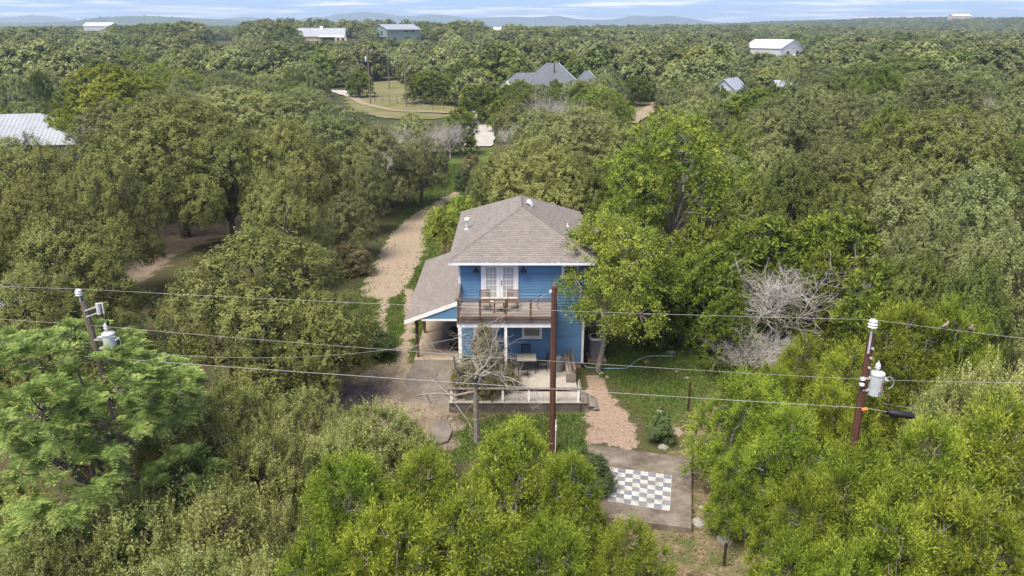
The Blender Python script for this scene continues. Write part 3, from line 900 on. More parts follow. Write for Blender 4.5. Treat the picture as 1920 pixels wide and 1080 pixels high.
# foreground junipers
for (x, y, w, h, l) in [
    (640, 868, 112, 5.0, 'juniper at the left end of the central foreground clump'),
    (800, 858, 110, 5.0, 'juniper second from the left in the central foreground clump'),
    (960, 806, 112, 4.8, 'juniper in front of the lawn, left of the tall brown pole'),
    (1070, 868, 86, 4.3, 'juniper beside the left edge of the chessboard slab'),
    (720, 965, 130, 5.0, 'juniper at the bottom, below the left end of the central clump'),
    (890, 935, 130, 5.0, 'juniper in the middle of the central foreground clump'),
    (1030, 985, 100, 4.4, 'juniper below the left corner of the chessboard slab'),
    (1190, 990, 92, 3.7, 'bright juniper in front of the chessboard slab, at the bottom edge'),
    (590, 1010, 100, 4.6, 'juniper at the bottom edge beside the scrub oaks'),
    (1400, 705, 92, 4.8, 'juniper right of the rusty fence post'),
    (1490, 770, 92, 5.0, 'juniper left of the transformer pole, below the dead silver tree'),
    (1385, 855, 62, 3.2, 'small juniper by the right corner of the chessboard slab'),
    (1625, 848, 118, 5.9, 'juniper hiding the foot of the transformer pole'),
    (1760, 800, 122, 6.2, 'tall juniper under the black cable closure'),
    (1893, 752, 112, 6.6, 'tall juniper at the right edge below the transformer wires'),
    (1520, 900, 92, 5.0, 'juniper right of the litter-covered ground'),
    (1680, 945, 135, 5.6, 'juniper in the lower right, below the transformer pole'),
    (1840, 945, 135, 5.8, 'juniper in the bottom right corner'),
    (1500, 1005, 85, 4.2, 'juniper at the bottom edge, right of the grey boulder'),
    (1600, 1040, 90, 4.6, 'juniper at the bottom edge, fourth from the right corner'),
    (1600, 655, 80, 5.2, 'juniper just behind the top of the transformer pole'),
    (1705, 585, 98, 6.0, 'juniper behind the transformer, right of the dead silver tree'),
    (1800, 568, 95, 6.4, 'juniper at the right behind the upper wire'),
    (1515, 640, 70, 4.6, 'juniper at the right foot of the large dead tree'),
    (1450, 690, 60, 3.8, 'low juniper below the smaller dead tree'),
    (1555, 715, 66, 4.8, 'juniper in the gap left of the transformer pole'),
]:
    tree_px('juniper', x, y, w, h, l, 'bright green junipers')
for (x, y, w, h, l) in [
    (1440, 418, 115, 6.2, 'dull green juniper above the dead silver tree'),
    (1590, 405, 118, 6.6, 'broad dull green juniper behind the dead silver tree'),
    (1340, 470, 80, 5.5, 'shaded juniper between the elm by the house and the dead tree'),
    (1660, 500, 90, 6.0, 'juniper right of the dead silver tree, half way up the slope'),
    (1370, 560, 58, 4.2, 'small dull juniper left of the dead silver tree'),
    (1392, 450, 60, 5.2, 'dull juniper touching the left side of the large dead tree'),
    (1556, 468, 62, 5.6, 'dull juniper behind the right half of the large dead tree'),
    (1305, 425, 62, 4.8, 'shaded juniper under the bare limbs of the tall elm'),
    (1375, 415, 60, 5.4, 'juniper between the tall elm and the junipers above the dead tree'),
    (1250, 500, 70, 4.6, 'shaded juniper behind the elm by the house'),
]:
    tree_px('junidull', x, y, w, h, l, 'dull green junipers right of the house')
for (x, y, w, h, l, v) in [
    (1478, 478, 136, 5.2, 'large silver-grey dead tree with dense bare twigs', 0),
    (1412, 600, 74, 3.4, 'smaller silver dead tree at the edge of the lawn', 1),
    (1605, 492, 52, 4.6, 'bare grey treetop right of the large dead tree', 1),
    (842, 222, 40, 5.2, 'grey bare tree beside the road at the end of the driveway', 0),
    (900, 133, 24, 6.0, 'pale bare tree just left of the grey-roofed house', 1),
    (1312, 160, 36, 5.0, 'mauve-grey bare tree in front of the hidden roofs', 0),
    (1268, 170, 24, 4.6, 'bare grey tree beside the narrow gravel drive', 1),
    (1860, 176, 30, 6.0, 'bare twiggy treetop far right behind the oaks', 0),
]:
    tree_px('dead', x, y, w, h, l, 'dead trees', var=v)
# by the house
tree('elm', 4.42, 34.75, 3.2, 7.9, 'yellow-green elm leaning against the right corner of the blue house', rz=.2)
tree_px('elmbig', 1275, 212, 150, 11.2, 'tall yellow-green elm with bare limbs behind the right side of the house')
tree_px('elmbig', 1180, 300, 80, 8.4, 'smaller yellow-green elm just behind the roof, left of the tall elm')
tree_px('sapling', 832, 392, 36, 4.4, 'slender yellow-green sapling beside the left slope of the roof')
tree_px('sapling', 868, 372, 30, 4.6, 'slim sapling behind the left back corner of the roof')
tree_px('brownshrub', 842, 452, 26, 2.4, 'brown upright shrub between driveway and carport roof')
tree_px('brownshrub', 655, 462, 42, 2.0, 'reddish brown shrub at the left edge of the gravel pad')
tree_px('brownshrub', 885, 292, 24, 2.6, 'brown brush at the grassy end of the driveway')
tree_px('brownshrub', 912, 318, 26, 2.6, 'brown twiggy brush right of the driveway end')
tree_px('shrub', 868, 318, 18, 2.2, 'dark bush beside the end of the wooden fence')
tree_px('shrub', 1242, 775, 24, 1.35, 'small dark green bush among pale stones behind the slab')
tree_px('shrub', 1100, 852, 50, 1.5, 'grey-green bush overlapping the left corner of the chessboard slab')
tree_px('shrub', 690, 610, 40, 1.8, 'low bright shrub at the grassy edge under the broad oak')
# oaks at the left
for (k, x, y, w, h, l) in [
    ('oak', 482, 436, 184, 8.0, 'broad live oak filling the left centre beside the driveway'),
    ('oak', 590, 548, 90, 5.6, 'live oak leaning out over the driveway edge'),
    ('oak', 110, 402, 128, 8.0, 'yellowish live oak above the left transformer'),
    ('oak', 40, 520, 120, 7.2, 'live oak at the left edge behind the transformer pole'),
    ('oak', 215, 590, 100, 6.0, 'shaded live oak just behind the feathery tree'),
    ('oakbig', 310, 186, 172, 11.2, 'largest live oak, a wide dome at the upper left'),
    ('oak', 178, 300, 96, 9.0, 'live oak in front of the largest dome at upper left'),
    ('oak', 45, 258, 112, 9.6, 'live oak just below the grey metal roof'),
    ('oak', 60, 345, 92, 8.2, 'second live oak below the grey metal roof, nearer'),
    ('oak', 412, 236, 104, 9.5, 'live oak at the right foot of the largest dome'),
    ('oakgrey', 618, 205, 112, 9.2, 'tall grey-green live oak left of the driveway'),
    ('oakgrey', 705, 240, 82, 8.0, 'grey-green live oak above the wooden fence'),
    ('oakgrey', 786, 250, 56, 7.0, 'grey-green live oak nearest the end of the driveway'),
    ('oak', 535, 235, 95, 9.4, 'live oak between the largest dome and the tall grey-green oak'),
    ('oak', 522, 318, 80, 8.0, 'live oak over the brown yard left of the fence'),
    ('oakgrey', 652, 362, 56, 5.0, 'small live oak hiding the near end of the wooden fence'),
    ('oakgrey', 440, 165, 115, 9.2, 'grey live oak behind the right shoulder of the largest dome'),
    ('oakgrey', 560, 172, 90, 8.8, 'grey live oak behind the tall grey-green oak'),
    ('oakgrey', 684, 300, 46, 6.2, 'small grey-green oak right behind the fence panels'),
    # behind the house
    ('oakbig', 1010, 268, 135, 9.0, 'wide live oak directly behind the roof'),
    ('oakgrey', 925, 300, 62, 7.2, 'live oak left of the wide oak behind the roof'),
    ('oak', 1095, 300, 85, 8.2, 'live oak behind the right slope of the roof'),
    ('oakgrey', 1075, 205, 105, 8.6, 'pale grey-green live oak in front of the grey-roofed house'),
    ('oakgrey', 1010, 205, 60, 7.6, 'grey-green live oak right of the road bend'),
    ('oak', 1165, 228, 66, 7.6, 'olive live oak left of the tall yellow-green elm'),
    # right
    ('oakgrey', 1475, 192, 108, 9.0, 'pale grey-green oak right of the tall elm, back row'),
    ('oakgrey', 1590, 182, 92, 9.2, 'pale grey-green oak in the middle of the back row at right'),
    ('oakbig', 1765, 212, 165, 10.8, 'very wide live oak dome at the right'),
    ('oakgrey', 1890, 205, 95, 9.4, 'grey-green oak at the right edge behind the wide dome'),
    ('oakgrey', 1560, 262, 88, 8.6, 'grey-green oak second row left of the wide dome'),
    ('oakgrey', 1440, 268, 84, 8.4, 'grey-green oak touching the right side of the tall elm'),
    ('oakdark', 1500, 300, 84, 8.2, 'dark oak with rusty tips left of the wide dome'),
    ('oakdark', 1420, 340, 76, 7.8, 'dark oak in the hollow right of the tall elm'),
    ('oakgrey', 1700, 320, 115, 9.2, 'live oak in front of the left half of the wide dome'),
    ('oakgrey', 1850, 320, 115, 9.6, 'live oak in front of the right half of the wide dome'),
    ('oakdark', 1590, 350, 80, 7.6, 'dark green oak above the dull junipers'),
    ('oakgrey', 1760, 410, 100, 8.2, 'live oak in the middle of the right side, below the wide dome'),
    ('oakgrey', 1885, 425, 100, 8.6, 'live oak at the right edge half way down'),
    ('oakdark', 1840, 500, 80, 7.4, 'shaded oak behind the junipers at the right edge'),
    ('oakdark', 1730, 480, 70, 6.8, 'shaded oak behind the juniper right of the dead tree'),
]:
    tree_px(k, x, y, w, h, l, 'live oaks')
tree_px('bright', 198, 124, 94, 11.0, 'bright green rounded tree beside the grey metal roof')
tree_px('bright', 110, 205, 34, 6.2, 'small bright green tree at the foot of the rounded bright tree')
tree_px('junidull', 862, 205, 42, 6.0, 'leaning juniper over the road at the end of the driveway')
tree_px('junidull', 672, 135, 32, 6.0, 'round juniper standing alone beside the pole and gravel lane')
tree_px('junidull', 800, 135, 56, 6.8, 'dark bushy juniper behind the chain-link fence')
tree_px('junidull', 900, 160, 52, 6.6, 'bushy juniper left of the bare tree by the road')
tree_px('junidull', 968, 152, 56, 6.4, 'juniper in front of the left end of the grey-roofed house')
tree_px('oakgrey', 1082, 152, 64, 7.2, 'live oak covering the right part of the grey-roofed house')
tree_px('junidull', 940, 190, 34, 5.0, 'small bright juniper right of the road')
tree_px('oakdark', 1690, 112, 120, 10.5, 'very broad dark oak in the distance at the right')
tree_px('oakdark', 1610, 128, 60, 9.0, 'dark oak at the left side of the very broad dark oak')
tree_px('junidull', 1420, 172, 70, 7.4, 'juniper in front of the small grey roof in the wood')
tree_px('junidull', 1350, 190, 60, 7.2, 'juniper below the hidden metal roofs')

# ---- buildings' and roads' keep-out areas, then the rest of the wood
BUILD = [(7, 170, 13), (126, 370, 15), (-66, 452, 22), (-110, 440, 24), (-61, 102, 13), (47, 168, 6), (56, 166, 5), (-395, 760, 26)]
KEEP = [[(-14, 16), (-14, 45), (-13, 62), (-10.5, 74), (-8, 92), (-3.5, 92), (-4, 70), (-5.5, 47), (6, 46), (11, 42), (12, 30), (11, 16)], CLEAR, YARD, FIELD]
# things the photograph shows between the crowns: (x0, x1, lowest visible y, distance); nothing nearer may cover them
SEEN = [(215, 300, 505, 50), (320, 420, 450, 55), (950, 1095, 140, 158), (1398, 1508, 101, 360), (714, 800, 73, 440), (574, 670, 76, 425), (0, 142, 252, 90), (1332, 1362, 158, 160), (1436, 1456, 158, 160),
        (138, 190, 58, 745), (618, 656, 180, 195), (660, 835, 210, 150), (872, 925, 273, 105), (904, 926, 212, 150), (1196, 1236, 218, 140), (1738, 1772, 38, 1400), (1848, 1885, 53, 1400), (918, 930, 54, 690), (395, 436, 82, 580)]
def covers(x, y, r, h):
    if y < 1: return False
    zt = float(T(x, y)) + h
    sx, sy, sc = proj(x, y, zt)
    for (x0, x1, yb, D_) in SEEN:
        if y < D_ and sx + r * sc * .9 > x0 and sx - r * sc * .9 < x1 and sy < yb - 1: return True
    return False
def free_many(x, y, r):
    ok = np.ones(len(x), bool)
    for p in KEEP: ok &= ~(polyd(x, y, p) > -r)
    for s in (ROAD, ROAD2, TRACK, TRACK2): ok &= ~(lined(x, y, s) > -r - .5)
    for (bx, by, br) in BUILD: ok &= ~(np.hypot(x - bx, y - by) < br + r * .6)
    return ok
def free(x, y, r=2.0):
    px, py = np.array([x]), np.array([y])
    for p in KEEP:
        if polyd(px, py, p)[0] > -r: return False
    for s in (ROAD, ROAD2, TRACK, TRACK2):
        if lined(px, py, s)[0] > -r - .5: return False
    for (bx, by, br) in BUILD:
        if math.hypot(x - bx, y - by) < br + r * .6: return False
    return True
LM = [('the grey-roofed house', 1030, 125), ('the white metal building', 1450, 90), ('the green metal barn', 757, 58), ('the pale stone house', 620, 62), ('the grey metal roof at left', 60, 240),
      ('the rounded bright green tree', 200, 160), ('the grassy clearing', 740, 205), ('the tall yellow-green elm', 1280, 300), ('the hidden roofs in the wood', 1390, 152),
      ('the driveway end', 885, 300), ('the largest oak dome', 310, 280), ('the wide oak dome at right', 1765, 300), ('the very broad dark oak', 1690, 160), ('the blue house', 975, 430), ('the chain-link fence', 790, 195),
      ('the pole above the big oaks', 503, 115), ('the dead silver tree', 1480, 560)]
ORD = ['nearest', 'second', 'third', 'fourth', 'fifth', 'sixth', 'seventh', 'eighth', 'ninth', 'tenth', 'eleventh', 'twelfth', 'thirteenth', 'fourteenth', 'fifteenth', 'sixteenth', 'seventeenth', 'eighteenth', 'nineteenth', 'twentieth']
DESC = dict(oakmid='grey-green live oak', oakdark='dark green live oak', junidull='bushy green juniper', oakgrey='pale grey-green live oak', elmbig='yellow-green leafy tree', dead='bare grey tree')
frs = np.random.RandomState(19)
fill = []
occ = [(t[0], t[1], t[2]) for t in TREES]
fy = np.sqrt(46 ** 2 + (168 ** 2 - 46 ** 2) * frs.rand(9000))
fx = (frs.rand(9000) * 2 - 1) * (.70 * fy + 5)
fok = free_many(fx, fy, 2.2)
for x, y in zip(fx[fok].tolist(), fy[fok].tolist()):
    r = 2.9 + 3.5 * frs.rand() ** 1.3
    if any((x - a) ** 2 + (y - b) ** 2 < ((r + c) * .80) ** 2 for a, b, c in occ): continue
    occ.append((x, y, r))
    fill.append((x, y, r))
lab = {}
cand = []
for (x, y, r) in fill:
    h = max(3.8, min(10.5, 4.2 + r * .75 + 1.1 * frs.randn()))
    u = frs.rand()
    kind = 'oakmid' if u < .60 else ('oakdark' if u < .74 else ('junidull' if u < .93 else ('elmbig' if u < .965 else 'dead')))
    if kind == 'junidull': r *= .85
    if covers(x, y, r, h):
        h *= .72; r *= .8
        if covers(x, y, r, h): continue
    sx, sy, sc = proj(x, y, h * .8)
    if not (-70 < sx < 1990): continue
    L_ = min(LM, key=lambda l: (l[1] - sx) ** 2 + ((l[2] - sy) * 1.6) ** 2)
    ex, ey = sx - L_[1], (sy - L_[2]) * 1.6
    dr = ('to the right of' if ex > 0 else 'to the left of') if abs(ex) > abs(ey) else ('in front of' if ey > 0 else 'behind')
    cand.append((math.hypot(ex, ey), x, y, r, h, kind, L_[0], dr))
cand.sort()
for (dd, x, y, r, h, kind, lm, dr) in cand:
    k = (kind, lm, dr); n = lab.get(k, 0); lab[k] = n + 1
    tree(kind, x, y, r, h, '%s %s %s %s' % (ORD[min(n, 19)], DESC[kind], dr, lm), 'trees of the wood beyond the house')
print('TREES', len(TREES), 'fill', len(cand))

# ---- the far wood: one mass
pts, rot, scl, idx = [], [], [], []
wrs = np.random.RandomState(23)
NV = []
wood_col = bpy.data.collections.new('far_tree_kinds')
for k in ('farA', 'farB', 'farC', 'farD'):
    for (tr, cr_, R0, H0) in VAR[k]:
        NV.append(bpy.data.objects.new('wood_' + k, cr_)); wood_col.objects.link(NV[-1])
dist = 100.0
while dist < 2600:
    sp = 7.0 + max(0, dist - 300) * .0045
    w = dist * .80 + 12
    n = int(2 * w / sp)
    x = (np.arange(n) + wrs.rand(n)) / n * 2 * w - w
    y = dist + (wrs.rand(n) - .5) * sp * 1.2
    if dist < 700:
        ok = ((y > 164) | (np.abs(x) > .70 * y + 2)) & free_many(x, y, 2.5)
        for a, b, c in occ:
            if abs(b - dist) < 16: ok &= (x - a) ** 2 + (y - b) ** 2 > (c * .8 + 2.4) ** 2
        x, y = x[ok], y[ok]
    z = T(x, y)
    for a, b, c in zip(x, y, z):
        s = (.75 + 1.15 * wrs.rand() ** 1.7) * (1 - .25 * min(1, max(0, dist - 500) / 900))
        if abs(a) < .72 * b and covers(a, b, 4.0 * s, 6.6 * s):
            s *= .6
            if covers(a, b, 4.0 * s, 6.6 * s): continue
        pts.append((a, b, c)); rot.append(wrs.rand() * 6.283)
        scl.append(s)
        u = wrs.rand() + .30 * float(wnoise(a, b, 60.0)) + .18 * float(wnoise(a + 400, b, 210.0))
        idx.append(int(wrs.randint(3)) if .25 < u < .85 else (3 + int(wrs.randint(2)) if u <= .25 else (5 if wrs.rand() < .6 else 6)))
    dist += sp * .78
print('FAR', len(pts))
def scatter_wood(name, label, coll, pts, rot, scl, idx):
    wm = bpy.data.meshes.new(name)
    wm.from_pydata(pts, [], [])
    for nm, vals, ty in (('rot', rot, 'FLOAT'), ('scl', scl, 'FLOAT'), ('kind_index', idx, 'INT')):
        a = wm.attributes.new(nm, ty, 'POINT'); a.data.foreach_set('value', vals)
    wo = tag(link(bpy.data.objects.new(name, wm)), label, 'woodland', None, 'stuff')
    ng = bpy.data.node_groups.new('scatter_wood', 'GeometryNodeTree')
    ng.interface.new_socket('Geometry', in_out='INPUT', socket_type='NodeSocketGeometry')
    ng.interface.new_socket('Geometry', in_out='OUTPUT', socket_type='NodeSocketGeometry')
    gi, go = ng.nodes.new('NodeGroupInput'), ng.nodes.new('NodeGroupOutput')
    ci = ng.nodes.new('GeometryNodeCollectionInfo'); ci.inputs['Collection'].default_value = coll
    ci.inputs['Separate Children'].default_value = True; ci.inputs['Reset Children'].default_value = True
    ip = ng.nodes.new('GeometryNodeInstanceOnPoints'); ip.inputs['Pick Instance'].default_value = True
    def gattr(nm, ty):
        n = ng.nodes.new('GeometryNodeInputNamedAttribute'); n.data_type = ty; n.inputs['Name'].default_value = nm
        return n.outputs['Attribute']
    cx = ng.nodes.new('ShaderNodeCombineXYZ')
    ng.links.new(gattr('rot', 'FLOAT'), cx.inputs['Z'])
    ng.links.new(gi.outputs[0], ip.inputs['Points'])
    ng.links.new(ci.outputs[0], ip.inputs['Instance'])
    ng.links.new(gattr('kind_index', 'INT'), ip.inputs['Instance Index'])
    ng.links.new(cx.outputs[0], ip.inputs['Rotation'])
    ng.links.new(gattr('scl', 'FLOAT'), ip.inputs['Scale'])
    ng.links.new(ip.outputs[0], go.inputs[0])
    md = wo.modifiers.new('scatter', 'NODES'); md.node_group = ng
scatter_wood('far_woodland', 'endless oak and juniper wood covering the country out to the hills', wood_col, pts, rot, scl, idx)
# the same wood carries on beside the view, nearer than the far trees
side_col = bpy.data.collections.new('side_tree_kinds')
for k in ('oakmid', 'oakdark', 'junidull', 'scrub'):
    for (tr, cr_, R0, H0) in VAR[k][:2]:
        side_col.objects.link(bpy.data.objects.new('side_' + k, cr_))
pts, rot, scl, idx = [], [], [], []
y = 4.0
while y < 100:
    for sg in (-1, 1):
        x = .56 * y + 3.0 + wrs.rand() * 2
        while x < .62 * y + 46:
            px_, py_ = sg * x, y + wrs.randn() * 1.2
            if math.hypot(px_ + 66, py_ - 101) > 16 and abs(px_) > .64 * py_ + 5.5 and all((px_ - t[0]) ** 2 + (py_ - t[1]) ** 2 > (t[2] * .75 + 1.8) ** 2 for t in TREES):
                pts.append((px_, py_, -.1)); rot.append(wrs.rand() * 6.283); scl.append(.7 + .45 * wrs.rand()); idx.append(int(wrs.randint(8)))
            x += 4.6 + wrs.rand() * 1.5
    y += 5.2
scatter_wood('side_woodland', 'oak and juniper wood carrying on past both sides of the view', side_col, pts, rot, scl, idx)
# ------------------------------------------------------------------ the blue house
M['blue'] = surf('blue_paint', (.098, .222, .385), (.115, .248, .412), 3, 0.6, .05, 40, 0.3, stain=(.125, .225, .34), stain_scale=2.5, stain_amt=.35, tint=.10)
M['white'] = surf('white_paint', (.82, .82, .81), (.88, .88, .87), 4, 0.55, .04, 40, 0.3, stain=(.55, .52, .47), stain_scale=3, stain_amt=.3)
M['shingle'] = surf('shingle', (.175, .158, .147), (.245, .224, .210), 14, 0.95, .5, 90, 0.1, stain=(.185, .172, .162), stain_scale=.9, stain_amt=.4, tint=.22)
M['deckwood'] = surf('deck_wood', (.175, .152, .138), (.265, .235, .215), 5, 0.85, .3, 40, 0.15, stain=(.12, .10, .088), stain_scale=2, stain_amt=.5, tint=.22, stretch=(.25, 2, 2))
M['brownwood'] = surf('brown_wood', (.085, .048, .034), (.15, .095, .068), 6, 0.8, .3, 40, 0.2, tint=.15, stretch=(1, 1, .3))
M['oldwood'] = surf('old_wood', (.15, .13, .115), (.24, .212, .19), 6, 0.9, .4, 40, 0.1, stain=(.10, .08, .07), stain_scale=2, stain_amt=.5, tint=.2, stretch=(2, .3, 2))
M['concrete'] = surf('concrete', (.285, .265, .240), (.36, .338, .308), 2.5, 0.85, .15, 50, 0.2, stain=(.20, .18, .158), stain_scale=1.3, stain_amt=.5)
M['tanslab'] = surf('tan_slab', (.36, .285, .205), (.44, .36, .27), 2.0, 0.85, .1, 50, 0.2, stain=(.25, .20, .145), stain_scale=1.1, stain_amt=.5)
M['stained'] = surf('stained_concrete', (.080, .070, .061), (.150, .132, .116), 2.2, 0.9, .3, 40, 0.1, stain=(.07, .058, .05), stain_scale=1.7, stain_amt=.7)
M['slab'] = surf('slab_concrete', (.135, .112, .092), (.235, .205, .175), 2.6, 0.9, .35, 40, 0.1, stain=(.060, .048, .038), stain_scale=.9, stain_amt=.85)
M['ramp'] = surf('ramp_concrete', (.14, .122, .104), (.21, .188, .165), 1.6, 0.9, .25, 40, 0.1, stain=(.09, .075, .062), stain_scale=.9, stain_amt=.6)
M['brickbase'] = surf('tan_base', (.30, .20, .13), (.40, .30, .21), 6, 0.9, .3, 30, 0.1)
M['black'] = surf('black_metal', (.012, .012, .013), (.022, .022, .024), 8, 0.5, .05, 60, 0.4)
M['cover'] = surf('black_cover', (.010, .010, .011), (.020, .020, .022), 5, 0.6, .4, 14, 0.3)
M['curtain_glass'] = surf('curtain_glass', (.40, .41, .40), (.50, .51, .50), 5, 0.12, 0, None, 0.6, stretch=(6, 1, .4))
M['dark_glass'] = surf('dark_glass', (.03, .035, .04), (.06, .065, .07), 2, 0.08, 0, None, 0.6)
M['blind_glass'] = surf('blind_glass', (.10, .105, .10), (.17, .17, .165), 3, 0.15, 0, None, 0.6, stretch=(.3, 1, 14))
M['galv'] = surf('galvanised', (.50, .51, .52), (.62, .63, .64), 8, 0.45, .05, 60, 0.4, metal=.3)
M['greyplastic'] = surf('grey_plastic', (.13, .135, .14), (.17, .175, .18), 4, 0.6, .05, 40, 0.3)
M['acmetal'] = surf('ac_metal', (.15, .155, .155), (.21, .215, .215), 4, 0.5, .05, 40, 0.3)
M['hose'] = surf('hose', (.20, .34, .42), (.28, .42, .50), 4, 0.5)
M['stone'] = surf('limestone', (.22, .21, .19), (.36, .345, .315), 3, 0.95, .6, 14, 0.1, stain=(.16, .15, .13), stain_scale=2.2, stain_amt=.6)
M['tanstone'] = surf('tan_stone', (.24, .19, .14), (.34, .29, .23), 3, 0.95, .6, 14, 0.1)
M['bluegrey_paint'] = surf('bluegrey_paint', (.125, .143, .180), (.158, .178, .215), 5, 0.8, .15, 40, 0.2, stain=(.24, .225, .205), stain_scale=3.4, stain_amt=.6, tint=.12)
M['worn_white'] = surf('worn_white_paint', (.40, .40, .39), (.48, .48, .47), 5, 0.8, .15, 40, 0.2, stain=(.21, .18, .15), stain_scale=3.4, stain_amt=.8, tint=.08)
M['myrtle_leaf'] = leafmat('myrtle_leaf', (.085, .085, .038), (.150, .145, .062), (.26, .19, .11), transl=.2, rnd=.15)

house = empty('blue_house', (0.5, 39.6, 0), 0, 'blue two-storey house with grey hip roof, balcony and side carport', 'house')
def part(mb, name, mat, parent, root=None, **k):
    """mb holds world coordinates; root parts get the root's inverse"""
    o = mb.build(name, mat, parent, **k)
    if parent is not None and parent.parent is None:
        o.matrix_parent_inverse = Matrix.Translation(-Vector(parent.location))
    return o
WX0, WX1, WY, WYB, WZ0, WZT = -2.60, 3.60, 35.0, 44.0, .35, 5.80
part(MB().box(WX0 + .03, WX1 - .03, WY + .04, WYB - .04, -.2, WZ0), 'foundation', M['brickbase'], house)
wall = part(MB().box(WX0, WX1, WY, WYB, WZ0, WZT), 'wall', M['blue'], house)
hr = random.Random(4)
def board(mb, a, b, z, e, nrm, tint):
    """one lap board from a to b, proud along nrm"""
    a, b, n = Vector(a), Vector(b), Vector(nrm)
    vs = [a + n * .044 + Vector((0, 0, z)), b + n * .044 + Vector((0, 0, z)), b + n * .010 + Vector((0, 0, z + e + .012)), a + n * .010 + Vector((0, 0, z + e + .012)),
          a - n * .002 + Vector((0, 0, z)), b - n * .002 + Vector((0, 0, z)), b - n * .002 + Vector((0, 0, z + e + .012)), a - n * .002 + Vector((0, 0, z + e + .012))]
    mb.add(vs, [(0, 1, 2, 3), (4, 5, 1, 0), (3, 2, 6, 7), (0, 3, 7, 4), (1, 5, 6, 2), (5, 4, 7, 6)], tint)
E_ = .153
z = WZ0 - .02
while z < WZT - E_ * .5:
    mb = MB(); board(mb, (WX0 + .04, WY, 0), (WX1 - .04, WY, 0), z, E_, (0, -1, 0), hr.random())
    part(mb, 'siding_board', M['blue'], wall)
    z += E_
for nm, x, n in (('left', WX0, -1), ('right', WX1, 1)):
    mb = MB(); z = WZ0 - .02
    while z < WZT - E_ * .5:
        board(mb, (x, WY + .02, 0), (x, WYB - .02, 0), z, E_, (n, 0, 0), hr.random()); z += E_
    part(mb, 'side_siding', M['blue'], wall)['kind'] = 'stuff'
for x in (WX0, WX1):
    s = -1 if x == WX0 else 1
    part(MB().box(x - .055, x + .055, WY - .060, WY + .07, WZ0 - .03, WZT - .02), 'corner_trim', M['white'], house)

# roof: hips at both ends
EX0, EX1, EY0, EY1, EZ = -3.05, 4.12, 34.40, 44.45, 5.95
RX, RZ = (EX0 + EX1) / 2, 5.95 + (EX1 - EX0) / 2 * .5
HW = (EX1 - EX0) / 2
RY0, RY1 = EY0 + HW, EY1 - HW
roof = part(MB().add([(EX0, EY0, EZ), (EX1, EY0, EZ), (EX1, EY1, EZ), (EX0, EY1, EZ), (RX, RY0, RZ), (RX, RY1, RZ)],
            [(0, 1, 4), (1, 2, 5, 4), (2, 3, 5), (3, 0, 4, 5), (3, 2, 1, 0)]), 'roof', M['shingle'], house)
srs = random.Random(8)
def shingles(name, O, u, v, width, slope, lo, hi, parent, ex=.145, tw=.32):
    """rows of tabs on a plane: O eave corner, u along the eave, v up the slope; lo(t), hi(t) limits along u"""
    O, u, v = Vector(O), Vector(u).normalized(), Vector(v).normalized()
    n = u.cross(v)
    if n.z < 0: n = -n
    mb = MB()
    k, t = 0, -.04
    while t < slope:
        a0, b0 = lo(max(t, 0) + ex * .35), hi(max(t, 0) + ex * .35)
        x = a0 - srs.random() * tw
        rowt = srs.random() * .25
        while x < b0:
            x0, x1 = max(x, a0), min(x + tw - .008, b0)
            if x1 - x0 > .02:
                dz = .015 + .007 * srs.random()
                A, B = O + u * x0 + v * t, O + u * x1 + v * t
                C, D = O + u * x1 + v * min(t + ex + .01, slope), O + u * x0 + v * min(t + ex + .01, slope)
                mb.add([A + n * dz, B + n * dz, C + n * .004, D + n * .004, A + n * .001, B + n * .001],
                       [(0, 1, 2, 3), (4, 5, 1, 0)], min(1, max(0, .40 + rowt * .4 + .45 * (srs.random() - .5))))
            x += tw * (.85 + .3 * srs.random())
        t += ex; k += 1
    o = bpy.data.objects.new(name, mb.mesh(name, M['shingle'], fix=False))
    link(o, parent); o['kind'] = 'stuff'
    return o
SL = HW * math.hypot(1, .5)
c_ = 1 / math.hypot(1, .5)
shingles('shingles', (EX0, EY0, EZ), (1, 0, 0), (0, 1, .5), 2 * HW, SL, lambda t: t * c_, lambda t: 2 * HW - t * c_, roof)
shingles('shingles', (EX1, EY1, EZ), (-1, 0, 0), (0, -1, .5), 2 * HW, SL, lambda t: t * c_, lambda t: 2 * HW - t * c_, roof)
shingles('shingles', (EX0, EY1, EZ), (0, -1, 0), (1, 0, .5), EY1 - EY0, SL, lambda t: t * c_, lambda t: EY1 - EY0 - t * c_, roof)
shingles('shingles', (EX1, EY0, EZ), (0, 1, 0), (-1, 0, .5), EY1 - EY0, SL, lambda t: t * c_, lambda t: EY1 - EY0 - t * c_, roof)
def caps(a, b, side1, side2, hh=.050):
    """bent cap shingles along a hip or ridge"""
    a, b = Vector(a), Vector(b)
    d = b - a; L_ = d.length; d.normalize()
    mb = MB(); n = int(L_ / .16)
    for i in range(n):
        p = a + d * (i * L_ / n); q = a + d * ((i + 1.15) * L_ / n)
        up = Vector((0, 0, hh + .008 * srs.random())); lo = Vector((0, 0, .014))
        s1, s2 = Vector(side1) * .14, Vector(side2) * .14
        mb.add([p + s1 + up * .55, p + up, p + s2 + up * .55, q + s1 + lo * .3, q + lo, q + s2 + lo * .3], [(0, 1, 4, 3), (1, 2, 5, 4)], .25 + .5 * srs.random())
    o = bpy.data.objects.new('hip_cap', mb.mesh('hip_cap', M['shingle'], fix=False)); link(o, roof); o['kind'] = 'stuff'
dn = lambda x, y: Vector((x, y, -.5)).normalized()
caps((EX0, EY0, EZ), (RX, RY0, RZ), dn(0, -1), dn(-1, 0))
caps((EX1, EY0, EZ), (RX, RY0, RZ), dn(1, 0), dn(0, -1))
caps((EX0, EY1, EZ), (RX, RY1, RZ), dn(-1, 0), dn(0, 1))
caps((EX1, EY1, EZ), (RX, RY1, RZ), dn(0, 1), dn(1, 0))
